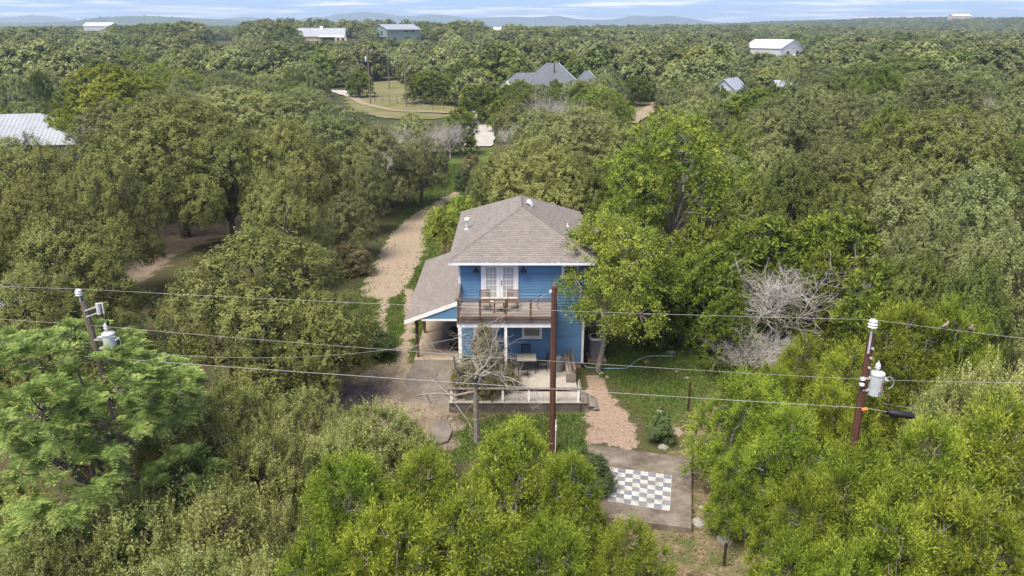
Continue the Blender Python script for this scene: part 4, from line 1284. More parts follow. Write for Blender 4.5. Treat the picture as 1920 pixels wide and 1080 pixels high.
caps((RX, RY0, RZ), (RX, RY1, RZ), dn(1, 0), dn(-1, 0), .022)
part(MB().box(EX0 + .02, EX1 - .02, EY0 + .02, EY1 - .02, EZ - .14, EZ - .03), 'soffit', M['white'], roof)
for (x0, x1, y0, y1) in ((EX0 - .01, EX1 + .01, EY0 - .012, EY0 + .018), (EX0 - .01, EX1 + .01, EY1 - .018, EY1 + .012), (EX0 - .012, EX0 + .018, EY0 + .019, EY1 - .019), (EX1 - .018, EX1 + .012, EY0 + .019, EY1 - .019)):
    part(MB().box(x0, x1, y0, y1, EZ - .20, EZ - .005), 'fascia', M['white'], roof)
def on_plane(px, py, p0, n):
    d = Vector(ray(px, py)); o = Vector((0, 0, CAM_H)); n = Vector(n)
    return o + d * ((Vector(p0) - o).dot(n) / d.dot(n))
# things fixed to the roof
p = on_plane(876, 430, (EX0, EY0, EZ), (-.5, 0, 1))
pipe = part(MB().lathe([(.16, -.05), (.17, .02), (.075, .06), (.07, .48)], 14, p), 'flue_pipe', M['galv'], roof, smooth=False)
part(MB().lathe([(.08, .46), (.13, .50), (.14, .60), (.10, .64), (.02, .66)], 14, p), 'flue_cap', M['white'], roof)
p = on_plane(994, 384, (EX1, EY0, EZ), (.5, 0, 1))
mb = MB()
prof = []
for i in range(9):
    a = math.pi * i / 8
    prof.append((math.cos(a), math.sin(a)))
mb.add([Vector(p) + Vector((c * .20 * w, (t - .5) * .75, s * .20 * w + .06 - c * .09)) for t, w in ((0, .45), (.08, .85), (.25, 1), (.75, 1), (.92, .85), (1, .45)) for c, s in prof],
       [(i * 9 + k, i * 9 + k + 1, i * 9 + k + 10, i * 9 + k + 9) for i in range(5) for k in range(8)] + [tuple(range(9)), tuple(45 + k for k in range(8, -1, -1))])
part(mb, 'roof_vent', M['galv'], roof, smooth=True)
for (x, y, r, h) in ((1062, 437, .05, .22), (1064, 425, .035, .18)):
    p = on_plane(x, y, (EX1, EY0, EZ), (.5, 0, 1))
    part(MB().lathe([(r * 2.2, -.05), (r * 2.1, .02), (r, .05), (r, h)], 10, p), 'vent_pipe', M['greyplastic'] if r > .04 else M['white'], roof)

# upper french doors
DX0, DX1, DZ0, DZ1 = -1.53, .315, 3.66, 5.72
FY = WY - .045
door = part(MB().box(DX0, DX0 + .09, FY - .05, FY + .03, DZ0, DZ1).box(DX1 - .09, DX1, FY - .05, FY + .03, DZ0, DZ1).box(DX0 + .09, DX1 - .09, FY - .05, FY + .03, DZ1 - .09, DZ1), 'french_door', M['white'], house)
mid = (DX0 + DX1) / 2
for s, (x0, x1) in enumerate(((DX0 + .092, mid - .004), (mid + .004, DX1 - .092))):
    mb = MB()
    g0, g1, gz0, gz1 = x0 + .15, x1 - .16, DZ0 + .25, DZ1 - .24
    if s: g0, g1 = x0 + .16, x1 - .15
    y0, y1 = FY - .035, FY + .005
    mb.box(x0, g0, y0, y1, DZ0 + .012, DZ1 - .092).box(g1, x1, y0, y1, DZ0 + .012, DZ1 - .092)
    mb.box(g0, g1, y0, y1, DZ0 + .012, gz0).box(g0, g1, y0, y1, gz1, DZ1 - .092)
    for i in (1, 2):
        x = g0 + (g1 - g0) * i / 3; mb.box(x - .012, x + .012, y0 + .004, y1, gz0, gz1)
    for i in range(1, 5):
        zz = gz0 + (gz1 - gz0) * i / 5; mb.box(g0, g1, y0 + .006, y1, zz - .012, zz + .012)
    leaf = part(mb, 'door_leaf', M['white'], door)
    for i in range(3):
        for k in range(5):
            xa, xb = g0 + (g1 - g0) * i / 3, g0 + (g1 - g0) * (i + 1) / 3
            za, zb = gz0 + (gz1 - gz0) * k / 5, gz0 + (gz1 - gz0) * (k + 1) / 5
            part(MB().box(xa, xb, y0 + .022, y0 + .028, za, zb), 'pane', M['curtain_glass'], door)
for zz in (4.62, 4.76):
    part(MB().tube([(mid + .09, FY - .035, zz), (mid + .09, FY - .085, zz), (mid + .09, FY - .10, zz)], [.03, .034, .022], 10), 'door_knob', M['black'], door)
def wall_lamp(x, z):
    mb = MB()
    mb.tube([(x, WY - .03, z + .26), (x, WY - .05, z + .26)], .06, 12)
    mb.tube([(x, WY - .05, z + .26), (x, WY - .14, z + .33), (x, WY - .22, z + .33), (x, WY - .25, z + .26), (x, WY - .25, z + .17)], .018, 8)
    mb.lathe([(.05, .18), (.06, .12), (.075, .08), (.155, .02), (.165, -.03), (.155, -.03), (.06, .06)], 18, (x, WY - .25, z))
    part(mb, 'wall_lamp', M['black'], house, smooth=False)
wall_lamp(-1.76, 5.33); wall_lamp(.56, 5.33)
def window(x0, x1, z0, z1, glass, bars=0, name='window'):
    fr = part(MB().box(x0 - .10, x0, FY - .045, FY + .03, z0 - .10, z1 + .10).box(x1, x1 + .10, FY - .045, FY + .03, z0 - .10, z1 + .10)
              .box(x0, x1, FY - .045, FY + .03, z1, z1 + .10).box(x0, x1, FY - .045, FY + .03, z0 - .10, z0), name, M['white'], house)
    part(MB().box(x0, x1, FY - .006, FY + .004, z0, z1), 'pane', glass, fr)
    mb = MB().box(x0, x1, FY - .025, FY + .001, (z0 + z1) / 2 + .08, (z0 + z1) / 2 + .115)
    mb.box(x0, x0 + .03, FY - .022, FY + .001, z0, z1).box(x1 - .03, x1, FY - .022, FY + .001, z0, z1).box(x0, x1, FY - .022, FY + .001, z0, z0 + .03)
    part(mb, 'sash', M['white'], fr)
    part(MB().box(x0 - .12, x1 + .12, FY - .075, FY - .046, z0 - .13, z0 - .09), 'sill', M['white'], fr)
window(.60, 1.42, 1.80, 2.42, M['blind_glass'])
window(2.55, 3.22, 5.02, 5.50, M['dark_glass'])
# lower door, half hidden by the shrubs
ld = part(MB().box(-1.95, -1.83, FY - .05, FY + .03, .46, 2.62).box(-.87, -.75, FY - .05, FY + .03, .46, 2.62).box(-1.83, -.87, FY - .05, FY + .03, 2.50, 2.62), 'patio_door', M['white'], house)
part(MB().box(-1.82, -1.66, FY - .03, FY, .48, 2.49).box(-1.04, -.88, FY - .03, FY, .48, 2.49).box(-1.66, -1.04, FY - .03, FY, .48, .90).box(-1.66, -1.04, FY - .03, FY, 2.32, 2.49), 'door_leaf', M['white'], ld)
part(MB().box(-1.66, -1.04, FY - .015, FY - .008, .90, 2.32), 'pane', M['dark_glass'], ld)

# balcony
BY, BX0, BX1, BZ = 32.78, -2.58, 2.06, 3.64
balc = part(MB().box(BX0 + .02, BX1 - .02, BY + .06, WY - .032, BZ - .20, BZ - .045), 'balcony_frame', M['brownwood'], house)
n = 16
for i in range(n):
    y0 = BY + (WY - .034 - BY) * i / n; y1 = BY + (WY - .034 - BY) * (i + 1) / n - .008
    part(MB().box(BX0 - .01, BX1 + .01, y0, y1, BZ - .042 + hr.random() * .003, BZ + hr.random() * .004, hr.random()), 'deck_board', M['deckwood'], balc)
part(MB().box(BX0 - .03, BX1 + .03, BY + .012, BY + .055, BZ - .26, BZ - .046), 'rim_board', M['deckwood'], balc)
part(MB().box(BX0 - .03, BX1 + .03, BY + .07, BY + .21, BZ - .50, BZ - .265), 'porch_beam', M['white'], balc)
RT = 4.62
fx = [-2.52, -1.50, -.28, .88, 1.98]
for x in fx:
    part(MB().box(x - .05, x + .05, BY - .085, BY - .001, BZ - .14, RT - .045), 'rail_post', M['brownwood'], balc)
part(MB().box(BX0 - .06, BX1 + .06, BY - .11, BY + .035, RT - .043, RT), 'top_rail', M['brownwood'], balc)
part(MB().box(BX0 - .03, BX1 + .03, BY - .135, BY - .088, BZ + .06, BZ + .13), 'bottom_rail', M['brownwood'], balc)
for x in (BX0 - .01, BX1 + .01):
    part(MB().box(x - .065, x + .065, BY + .037, WY - .032, RT - .04, RT + .002), 'side_rail', M['oldwood'], balc)
    part(MB().box(x - .025, x + .025, BY + .01, WY - .032, BZ + .06, BZ + .13), 'side_bottom_rail', M['oldwood'], balc)
    part(MB().box(x - .045, x + .045, WY - .13, WY - .033, BZ, RT - .042), 'rail_post', M['oldwood'], balc)
    part(MB().box(x - .045, x + .045, 33.85, 33.94, BZ, RT - .042), 'rail_post', M['oldwood'], balc)
for x in (-2.50, -.30, 2.02):
    part(MB().box(x - .065, x + .065, BY + .075, BY + .205, .452, BZ - .502), 'porch_post', M['white'], house)

# carport along the left side
CX0, CZ0, CZ1, CY0, CY1 = -5.46, 2.55, 3.62, 35.20, 45.40
slope = (CZ1 - CZ0) / (WX0 - CX0)
cr_root = part(MB().prism([(CX0, CY0, CZ0), (WX0 - .033, CY0, CZ1), (WX0 - .033, CY1, CZ1), (CX0, CY1, CZ0)], (0, 0, -.10)), 'carport_roof', M['shingle'], house)
sl = math.hypot(WX0 - .033 - CX0, CZ1 - CZ0)
shingles('shingles', (CX0, CY1, CZ0), (0, -1, 0), (1, 0, slope), CY1 - CY0, sl, lambda t: 0, lambda t: CY1 - CY0, cr_root)
part(MB().prism([(CX0 - .02, CY0 - .03, CZ0 - .21), (WX0 - .05, CY0 - .03, CZ1 - .21), (WX0 - .05, CY0 - .03, CZ1 - .005), (CX0 - .02, CY0 - .03, CZ0 - .005)], (0, .028, 0)), 'rake_board', M['white'], cr_root)
part(MB().box(CX0 - .03, CX0 - .002, CY0, CY1, CZ0 - .19, CZ0 - .01), 'fascia', M['white'], cr_root)
part(MB().prism([(-4.35, CY0 + .02, CZ0 + .08), (WX0 - .06, CY0 + .02, CZ0 + .08), (WX0 - .06, CY0 + .02, CZ1 - .20), (-4.35, CY0 + .02, CZ0 + .20)], (0, .03, 0)), 'gable_panel', M['blue'], cr_root)
part(MB().box(-4.60, WX0 - .06, CY0 + .015, CY0 + .11, CZ0 - .03, CZ0 + .078), 'cross_beam', M['white'], cr_root)
part(MB().box(-5.02, -4.88, CY0 + .35, CY1 - .2, CZ0 - .06, CZ0 + .06), 'edge_beam', M['brownwood'], cr_root)
for y in (35.95, 39.2, 42.4, 44.9):
    part(MB().box(-5.02, -4.88, y - .07, y + .07, -.1, CZ0 - .062), 'carport_post', M['brownwood'], house)
part(MB().box(-5.10, WX0 - .034, 35.6, 45.2, -.3, .20), 'carport_slab', M['tanslab'], house, bevel=.015)

# patio in front, with low wall, posts and rail
PX0, PX1, PY0, PZ = -2.83, 3.10, 30.45, .45
patio = empty('patio', (.1, 32.6, 0), 0, 'raised concrete patio with white-posted low railing in front of the house', 'patio')
part(MB().box(PX0, PX1, PY0, 34.96, .02, PZ), 'patio_slab', M['concrete'], patio, bevel=.01)
mb = MB()
for k, zz in enumerate((-.35, -.02, .14, .30)):
    z1 = (-.02, .14, .30, .445)[k]
    mb.box(PX0 - .03 - .004 * (k % 2), PX1 + .02, PY0 - .10 + .006 * (k % 2), PY0 - .002, zz + .004, z1)
part(mb, 'retaining_wall', M['stained'], patio)
part(MB().box(PX0 - .05, PX1 + .05, PY0 - .13, PY0 + .06, PZ - .002, PZ + .05), 'curb', M['concrete'], patio)
for x in (-2.76, -1.6, -.42, .76, 1.98, 3.02):
    part(MB().box(x - .05, x + .05, PY0 - .085, PY0 + .015, PZ + .052, 1.13), 'rail_post', M['white'], patio)
part(MB().box(PX0 - .06, PX1 + .06, PY0 - .12, PY0 + .05, 1.132, 1.172), 'top_rail', M['oldwood'], patio)
part(MB().box(PX0 - .04, PX1 + .04, PY0 - .055, PY0 - .015, 1.02, 1.128), 'rail_board', M['brownwood'], patio)
part(MB().box(PX1 - .03, PX1 + .05, PY0 + .052, PY0 + .85, 1.13, 1.17), 'top_rail', M['oldwood'], patio)
part(MB().box(PX1 - .03, PX1 + .05, PY0 + .75, PY0 + .85, PZ + .001, 1.128), 'rail_post', M['white'], patio)
steps = empty('wooden_steps', (3.5, 31.0, 0), 0, 'short flight of weathered wooden steps beside the patio', 'steps')
for i in range(3):
    zt = .40 - i * .155
    x0 = 3.18 + i * .27
    part(MB().box(x0, x0 + .13, 30.45, 31.65, zt - .04, zt, hr.random()), 'tread', M['oldwood'], steps)
    part(MB().box(x0 + .137, x0 + .267, 30.45, 31.65, zt - .04, zt + .003, hr.random()), 'tread', M['oldwood'], steps)
for y in (30.52, 31.55):
    part(MB().prism([(3.15, y, -.05), (4.02, y, -.05), (4.02, y, .03), (3.45, y, .355), (3.15, y, .355)], (0, .045, 0)), 'stringer', M['oldwood'], steps)
rm = MB().add([(-5.05, 35.59, .195), (-2.9, 35.59, .195), (-2.9, 30.6, -.02), (-4.6, 31.6, -.05), (-5.4, 33.4, -.05), (-5.05, 35.59, -.3), (-2.9, 35.59, -.3), (-2.9, 30.6, -.3), (-4.6, 31.6, -.3), (-5.4, 33.4, -.3)],
         [(0, 1, 2), (0, 2, 3), (0, 3, 4), (0, 5, 6, 1), (1, 6, 7, 2), (2, 7, 8, 3), (3, 8, 9, 4), (4, 9, 5, 0)]).build('ramp', M['ramp'])
tag(rm, 'rough grey concrete ramp sloping down from the carport floor', None, None, 'structure')

# slab with the painted chessboard
SLC = [pz(1100, 833, .22), pz(1297, 858, .22), pz(1297, 990, .22), pz(1128, 968, .22)]
slab = empty('concrete_slab', (SLC[0] + SLC[2]) / 2 * Vector((1, 1, 0)) if False else ((SLC[0].x + SLC[2].x) / 2, (SLC[0].y + SLC[2].y) / 2, 0), 0, 'stained concrete slab painted with a blue-grey and white chessboard', 'slab')
part(MB().prism([SLC[3], SLC[2], SLC[1], SLC[0]], (0, 0, -.40)), 'slab_block', M['slab'], slab, bevel=.02)
B0, B1, B2, B3 = [pz(x, y, .226) for x, y in ((1145, 876.5), (1259, 891), (1255, 957.5), (1141, 939))]   # far left, far right, near right, near left
def bil(u, v): return (B0 * (1 - u) + B1 * u) * (1 - v) + (B3 * (1 - u) + B2 * u) * v
part(MB().add([bil(-.006, -.006), bil(1.006, -.006), bil(1.006, 1.006), bil(-.006, 1.006)], [(3, 2, 1, 0)]), 'paint_ground', M['worn_white'], slab)
for i in range(8):
    for k in range(8):
        q = [bil((i + a) / 8, (k + b) / 8) + Vector((0, 0, .004)) for a, b in ((.01, .01), (.99, .01), (.99, .99), (.01, .99))]
        dark = (i + k) % 2 == 1
        part(MB().prism(q[::-1], (0, 0, .003), hr.random()), 'painted_square', M['bluegrey_paint'] if dark else M['worn_white'], slab)

# ------------------------------------------------------------------ things on the patio and balcony
def slat_chair(name, mat, w, d, hs, hb, label, loc, rz, group, slats=4, vertical=False, arms=False):
    """chair facing +Y"""
    c = empty(name, loc, rz, label, 'chair', group)
    r = .018
    for sx in (-1, 1):
        part_l(MB().tube([(sx * w / 2, d / 2, 0), (sx * w / 2 * .96, d / 2, hs)], r, 6), 'leg', mat, c)
        part_l(MB().tube([(sx * w / 2, -d / 2 - .04, 0), (sx * w / 2 * .97, -d / 2, hs), (sx * w / 2 * .95, -d / 2 - .10, hb)], r, 6), 'leg', mat, c)
        if arms: part_l(MB().bar((sx * w / 2, d / 2, hs + .2), (sx * w / 2, -d / 2 - .03, hs + .22), .04, .02), 'armrest', mat, c)
    part_l(MB().box(-w / 2, w / 2, -d / 2, d / 2 + .02, hs, hs + .028), 'seat', mat, c)
    mb = MB()
    for i in range(slats):
        t = (i + .5) / slats
        if vertical:
            x = -w / 2 + w * (i + .5) / slats
            mb.bar((x, -d / 2 - .02, hs + .05), (x, -d / 2 - .095, hb - .02), .022, .012, (0, 1, 0))
        else:
            z = hs + .12 + (hb - hs - .12) * t; y = -d / 2 - .10 * (z - hs) / (hb - hs)
            mb.box(-w / 2 + .02, w / 2 - .02, y - .012, y + .012, z - .028, z + .028)
    if vertical: mb.bar((-w / 2, -d / 2 - .10, hb), (w / 2, -d / 2 - .10, hb), .025, .04)
    part_l(mb, 'backrest', mat, c)
    return c
def part_l(mb, name, mat, parent, **k):
    return mb.build(name, mat, parent, **k)
slat_chair('wooden_chair', M['brownwood'], .50, .46, .43, .92, 'slatted brown wooden chair left of the balcony table', (-1.32, 33.95, BZ + .004), R(184), 'balcony chairs')
slat_chair('wooden_chair', M['brownwood'], .50, .46, .43, .92, 'slatted brown wooden chair right of the balcony table', (.02, 33.95, BZ + .004), R(176), 'balcony chairs')
bt = empty('wooden_table', (-.62, 33.72, BZ + .004), 0, 'small brown wooden table between the balcony chairs', 'table')
part_l(MB().box(-.27, .27, -.27, .27, .50, .53), 'tabletop', M['oldwood'], bt)
for sx in (-1, 1):
    for sy in (-1, 1):
        part_l(MB().bar((sx * .25, sy * .25, 0), (sx * .21, sy * .21, .5), .045, .045), 'leg', M['brownwood'], bt)
M['tabletop'] = surf('table_top', (.26, .24, .22), (.36, .34, .31), 5, .6, .1, 40, .3)
pt = empty('patio_table', (.70, 33.75, PZ), 0, 'rectangular patio table with stone-grey top and black frame', 'table')
part_l(MB().box(-.45, .50, -.40, .42, .70, .735), 'tabletop', M['tabletop'], pt, bevel=.006)
part_l(MB().box(-.43, .48, -.38, .40, .655, .697), 'apron', M['black'], pt)
for sx in (-.40, .45):
    for sy in (-.35, .37):
        part_l(MB().tube([(sx, sy, 0), (sx, sy, .655)], .022, 6), 'leg', M['black'], pt)
for (x, y, rz, l) in ((.55, 33.1, 0, 'black metal chair at the near side of the patio table'), (1.48, 33.85, 92, 'black metal chair at the right end of the patio table'),
                      (.70, 34.55, 180, 'black metal chair behind the patio table by the wall'), (-.18, 33.9, -88, 'black metal chair at the left end of the patio table')):
    slat_chair('metal_chair', M['black'], .46, .44, .44, .93, l, (x, y, PZ), R(rz), 'patio chairs', 6, True)
tcan = empty('trash_can', (2.36, 33.75, PZ), 0, 'tall grey trash can full of dark clutter on the patio', 'trash can')
part_l(MB().lathe([(.20, 0), (.225, .03), (.27, .62), (.285, .62), (.285, .66), (.262, .66), (.25, .55), (.0, .54)], 20), 'bin_body', M['greyplastic'], tcan)
mb = MB()
crs = random.Random(3)
for i in range(9):
    a = crs.random() * 6.28; r = .17 * crs.random()
    mb.lathe([(.03, .50), (.09, .56), (.08, .68 + .08 * crs.random()), (.02, .72 + .08 * crs.random())], 7, (r * math.cos(a), r * math.sin(a), 0))
part_l(mb, 'contents', M['acmetal'], tcan)
wb = empty('wooden_bench', (2.86, 33.6, PZ), 0, 'old weathered plank bench along the right edge of the patio', 'bench')
for i, x in enumerate((-.17, -.03)):
    part_l(MB().box(x - .062, x + .062, -1.15, 1.30, .40, .44, crs.random()), 'slat', M['oldwood'], wb)
for i, z in enumerate((.50, .64)):
    part_l(MB().box(.13 + i * .03, .17 + i * .03, -1.15, 1.30, z - .06, z + .06, crs.random()), 'back_slat', M['oldwood'], wb)
for y in (-1.08, .05, 1.2):
    part_l(MB().box(-.24, .18, y - .045, y + .045, .30, .398), 'cross_rail', M['oldwood'], wb)
    part_l(MB().box(-.23, -.14, y - .044, y + .044, 0, .298), 'leg', M['oldwood'], wb)
    part_l(MB().box(.09, .125, y - .044, y + .044, .40, .72), 'back_post', M['oldwood'], wb)
    part_l(MB().box(.08, .17, y - .04, y + .04, 0, .298), 'leg', M['oldwood'], wb)
part_l(MB().box(-.26, .22, -1.20, -1.155, .05, .46), 'end_panel', M['oldwood'], wb)
gr = empty('covered_grill', (-3.05, 37.0, .20), 0, 'black covered grill standing under the carport against the wall', 'grill')
mb = MB()
prof = [(.34, .30, .0), (.36, .32, .25), (.33, .30, .55), (.36, .30, .85), (.40, .30, .95), (.34, .27, 1.12), (.22, .20, 1.22), (.05, .05, 1.25)]
nn = 24
gv = []
for (a, b, z) in prof:
    for k in range(nn):
        t = 2 * math.pi * k / nn
        w = 1 + .07 * math.sin(5 * t + z * 3) * (1.2 - z)
        c, s = math.cos(t), math.sin(t)
        gv.append((a * w * math.copysign(abs(c) ** .6, c), b * w * math.copysign(abs(s) ** .6, s), z))
mb.add(gv, [(i * nn + k, i * nn + (k + 1) % nn, (i + 1) * nn + (k + 1) % nn, (i + 1) * nn + k) for i in range(len(prof) - 1) for k in range(nn)] + [tuple(range(nn - 1, -1, -1)), tuple((len(prof) - 1) * nn + k for k in range(nn))])
part_l(mb, 'cover', M['cover'], gr, smooth=True)
mb = MB()
for sx in (-1, 1): mb.tube([(sx * .27, -.33, .07), (sx * .27, -.27, .07)], .07, 12)
part_l(mb, 'wheels', M['black'], gr)
part_l(MB().tube([(-.3, -.34, .9), (.3, -.34, .9)], .018, 8), 'handle', M['galv'], gr)

ac = empty('air_conditioner', (4.46, 36.15, .12), 0, 'grey air conditioning unit beside the right corner of the house', 'air conditioner')
part_l(MB().box(-.50, .50, -.50, .50, -.30, -.001), 'pad', M['brickbase'], ac)
def rsq(r, z, n=28, p=.45):
    out_ = []
    for k in range(n):
        t = 2 * math.pi * k / n; c, s = math.cos(t), math.sin(t)
        out_.append((r * math.copysign(abs(c) ** p, c), r * math.copysign(abs(s) ** p, s), z))
    return out_
def loft(rings, caps_=True):
    n = len(rings[0]); mb = MB()
    fs = [(i * n + k, i * n + (k + 1) % n, (i + 1) * n + (k + 1) % n, (i + 1) * n + k) for i in range(len(rings) - 1) for k in range(n)]
    if caps_: fs += [tuple(range(n - 1, -1, -1)), tuple((len(rings) - 1) * n + k for k in range(n))]
    return mb.add([v for r in rings for v in r], fs)
part_l(loft([rsq(.40, .0), rsq(.41, .04), rsq(.385, .06), rsq(.385, 1.08)]), 'coil_case', M['acmetal'], ac)
mb = MB()
for k in range(22):
    z = .10 + k * .044
    a = rsq(.392, z); b = rsq(.402, z + .012); c = rsq(.392, z + .024)
    n = len(a); mb.add(a + b + c, [(i, (i + 1) % n, n + (i + 1) % n, n + i) for i in range(n)] + [(n + i, n + (i + 1) % n, 2 * n + (i + 1) % n, 2 * n + i) for i in range(n)])
part_l(mb, 'louvres', M['acmetal'], ac)
part_l(loft([rsq(.42, 1.082), rsq(.425, 1.12), rsq(.40, 1.16), rsq(.33, 1.165)]), 'top_cap', M['galv'], ac)
mb = MB()
for r in (.08, .14, .20, .26, .31):
    mb.tube([(r * math.cos(t), r * math.sin(t), 1.185) for t in np.linspace(0, 6.283, 25)], .008, 4, caps=False)
for k in range(8): mb.tube([(.03 * math.cos(k * .785), .03 * math.sin(k * .785), 1.187), (.33 * math.cos(k * .785), .33 * math.sin(k * .785), 1.182)], .008, 4)
part_l(mb, 'fan_guard', M['black'], ac)
part_l(MB().lathe([(.31, 1.166), (.31, 1.172), (.02, 1.172)], 24), 'fan_dark_disc', M['black'], ac)  # black disc on the closed cap, shade of the fan hole given as colour

hp = [pz(x, y, .05) for x, y in ((1083, 668), (1088, 680), (1098, 687), (1118, 690), (1150, 691), (1175, 690), (1186, 682), (1200, 673), (1220, 668), (1245, 667.5), (1262, 668))]
hp[0].z = .75; hp[1].z = .35
cat = []
for i in range(len(hp) - 1):
    for t in (0, .25, .5, .75):
        p0, p1, p2, p3 = hp[max(i - 1, 0)], hp[i], hp[i + 1], hp[min(i + 2, len(hp) - 1)]
        cat.append(.5 * ((2 * p1) + (p2 - p0) * t + (2 * p0 - 5 * p1 + 4 * p2 - p3) * t * t + (3 * p1 - p0 - 3 * p2 + p3) * t ** 3))
cat.append(hp[-1])
tag(MB().tube(cat, .028, 8).build('garden_hose', M['hose'], None, True), 'pale blue hose curving over the grass from the house corner', 'hose')

# stones
def rock(px, py, w, h, label, mat='stone', seed=0, flat=.5, group='stones in the yard'):
    rg = np.random.RandomState(seed)
    bm = bmesh.new(); bmesh.ops.create_icosphere(bm, subdivisions=3, radius=1)
    ph = rg.rand(5, 4) * 6.28
    for v in bm.verts:
        d = 1.0
        for k in range(5): d += .13 * math.sin(v.co.x * (1.5 + k) + ph[k, 0]) * math.sin(v.co.y * (1.5 + k) + ph[k, 1]) * math.sin(v.co.z * (1.8 + k) + ph[k, 2])
        v.co *= d
        v.co.z = max(v.co.z, -.35)
    p = pz(px, py)
    s = proj(p.x, p.y, 0)[2]
    me = bpy.data.meshes.new('rock'); bm.to_mesh(me); bm.free(); me.materials.append(M[mat])
    o = tag(link(bpy.data.objects.new('rock', me)), label, 'rock', group)
    o.location = (p.x, p.y, -.03); o.scale = (w / s / 2, w / s / 2 * .85, w / s / 2 * flat); o.rotation_euler = (0, 0, rg.rand() * 6)
for i, a in enumerate([(1359, 1014, 30, 30, 'large grey boulder at the bottom, right of the slab', 'stone', .7), (1310, 979, 30, 10, 'flat pale rock touching the near right corner of the slab', 'stone', .35),
    (1258, 660, 20, 12, 'pale flat rock in the middle of the grass beyond the hose', 'stone', .4), (1212, 678, 14, 9, 'brown rock just in front of the hose', 'tanstone', .5),
    (1289, 628, 17, 8, 'flat grey rock on the far lawn under the trees', 'stone', .4), (1257, 650, 12, 8, 'small grey rock behind the pale flat rock', 'stone', .4),
    (1223, 800, 16, 16, 'grey stone left of the dark bush', 'stone', .6), (1243, 837, 20, 12, 'grey stone at the foot of the dark bush', 'stone', .6), (1224, 818, 14, 10, 'grey stone between bush and gravel path', 'stone', .6),
    (1268, 810, 32, 12, 'long pale rock right of the dark bush', 'tanstone', .3), (1237, 771, 12, 9, 'small white rock behind the dark bush', 'stone', .6), (1269, 696, 9, 6, 'small white stone near the middle of the lawn', 'stone', .5),
    (1287, 707, 10, 6, 'pale stone beside the rusty post', 'stone', .4), (1128, 700, 10, 9, 'white stone right of the elm trunk', 'stone', .7), (1138, 707, 9, 7, 'white stone furthest right by the elm trunk', 'stone', .7), (1120, 706, 8, 7, 'white stone in front of the elm trunk', 'stone', .7),
    (1184, 687, 7, 5, 'small white stone touching the hose', 'stone', .7), (1327, 825, 18, 8, 'flat stone in the litter right of the slab', 'stone', .4), (1350, 970, 12, 7, 'small pale stone above the large boulder', 'stone', .5),
    (1315, 950, 12, 6, 'small stone beside the right edge of the slab', 'stone', .5), (846, 785, 10, 7, 'small pale stone by the patio wall corner', 'stone', .6), (853, 793, 7, 5, 'smaller pale stone by the patio wall corner', 'stone', .6), (1195, 575, 14, 8, 'pale rock under the elm canopy', 'stone', .5)]):
    rock(*a[:5], mat=a[5], seed=i + 3, flat=a[6])
st = [pz(x, y, .07) for x, y in ((808, 800), (822, 786), (838, 790), (848, 806), (840, 826), (812, 836), (802, 822))]
tag(MB().prism(st, (0, 0, -.2)).build('stone_slab', M['ramp']), 'flat grey stone slab lying on the dirt in front of the patio', 'stone')
# rusty fence posts
M['rust'] = surf('rust', (.035, .02, .015), (.07, .04, .028), 8, .8, .3, 50, .2)
def tpost(x, y, h, label):
    p = pz(x, y)
    mb = MB().box(-.045, .045, -.012, .012, -.3, h).box(-.012, .012, .0125, .06, -.3, h)
    for k in range(7): mb.box(-.02, .02, -.035, -.0125, .25 + k * .16, .29 + k * .16)
    o = tag(mb.build('fence_post', M['rust']), label, 'post', 'rusty posts'); o.location = p
tpost(1290, 770, 1.42, 'rusty steel fence post standing in the grass right of the path')
tpost(1357, 1062, .9, 'rusty steel post at the bottom edge below the boulder')

# ------------------------------------------------------------------ shrubs on the patio and the bare tree in front
oak_var('myrtle', 91, .62, 3.3, 9, .30, 120, 7, 7, (.048, .020), 'myrtle_leaf', .26, ntwig=40, zb=.28)
oak_var('myrtlelow', 92, 1.0, 1.8, 8, .42, 120, 8, 8, (.045, .020), 'myrtle_leaf', .24, ntwig=40, zb=.25)
KINDNAME['myrtle'] = KINDNAME['myrtlelow'] = ('shrub', 'shrub')
tree('myrtle', -1.32, 31.6, .48, 3.15, 'tall narrow olive-brown shrub in front of the patio door', z=PZ - .05)
tree('myrtle', -.80, 31.9, .40, 2.2, 'narrow shrub right of the tall olive-brown shrub', z=PZ - .05)
tree('myrtlelow', -2.15, 31.3, .72, 1.9, 'reddish brown flowering shrub at the left end of the patio', z=PZ - .05)
tree('myrtlelow', -.30, 31.55, .62, 1.35, 'low brown-green shrub beside the patio table', z=PZ - .05)
tree('myrtlelow', -1.1, 31.0, .60, 1.1, 'low shrub behind the railing at the bare tree', z=PZ - .05)
KINDNAME['baretree'] = ('bare_tree', 'tree')
VAR['baretree'] = [(dead_mesh('bare_branches', 97, 2.4, 4.9, M['bark_pale'], 4, (4, 4, 4, 3), .105, .10, 2.9, .85), None, 2.4, 4.9)]
tree('baretree', -1.50, 27.75, 2.8, 5.0, 'bare grey tree with drooping tangled branches in front of the patio', rz=1.0)
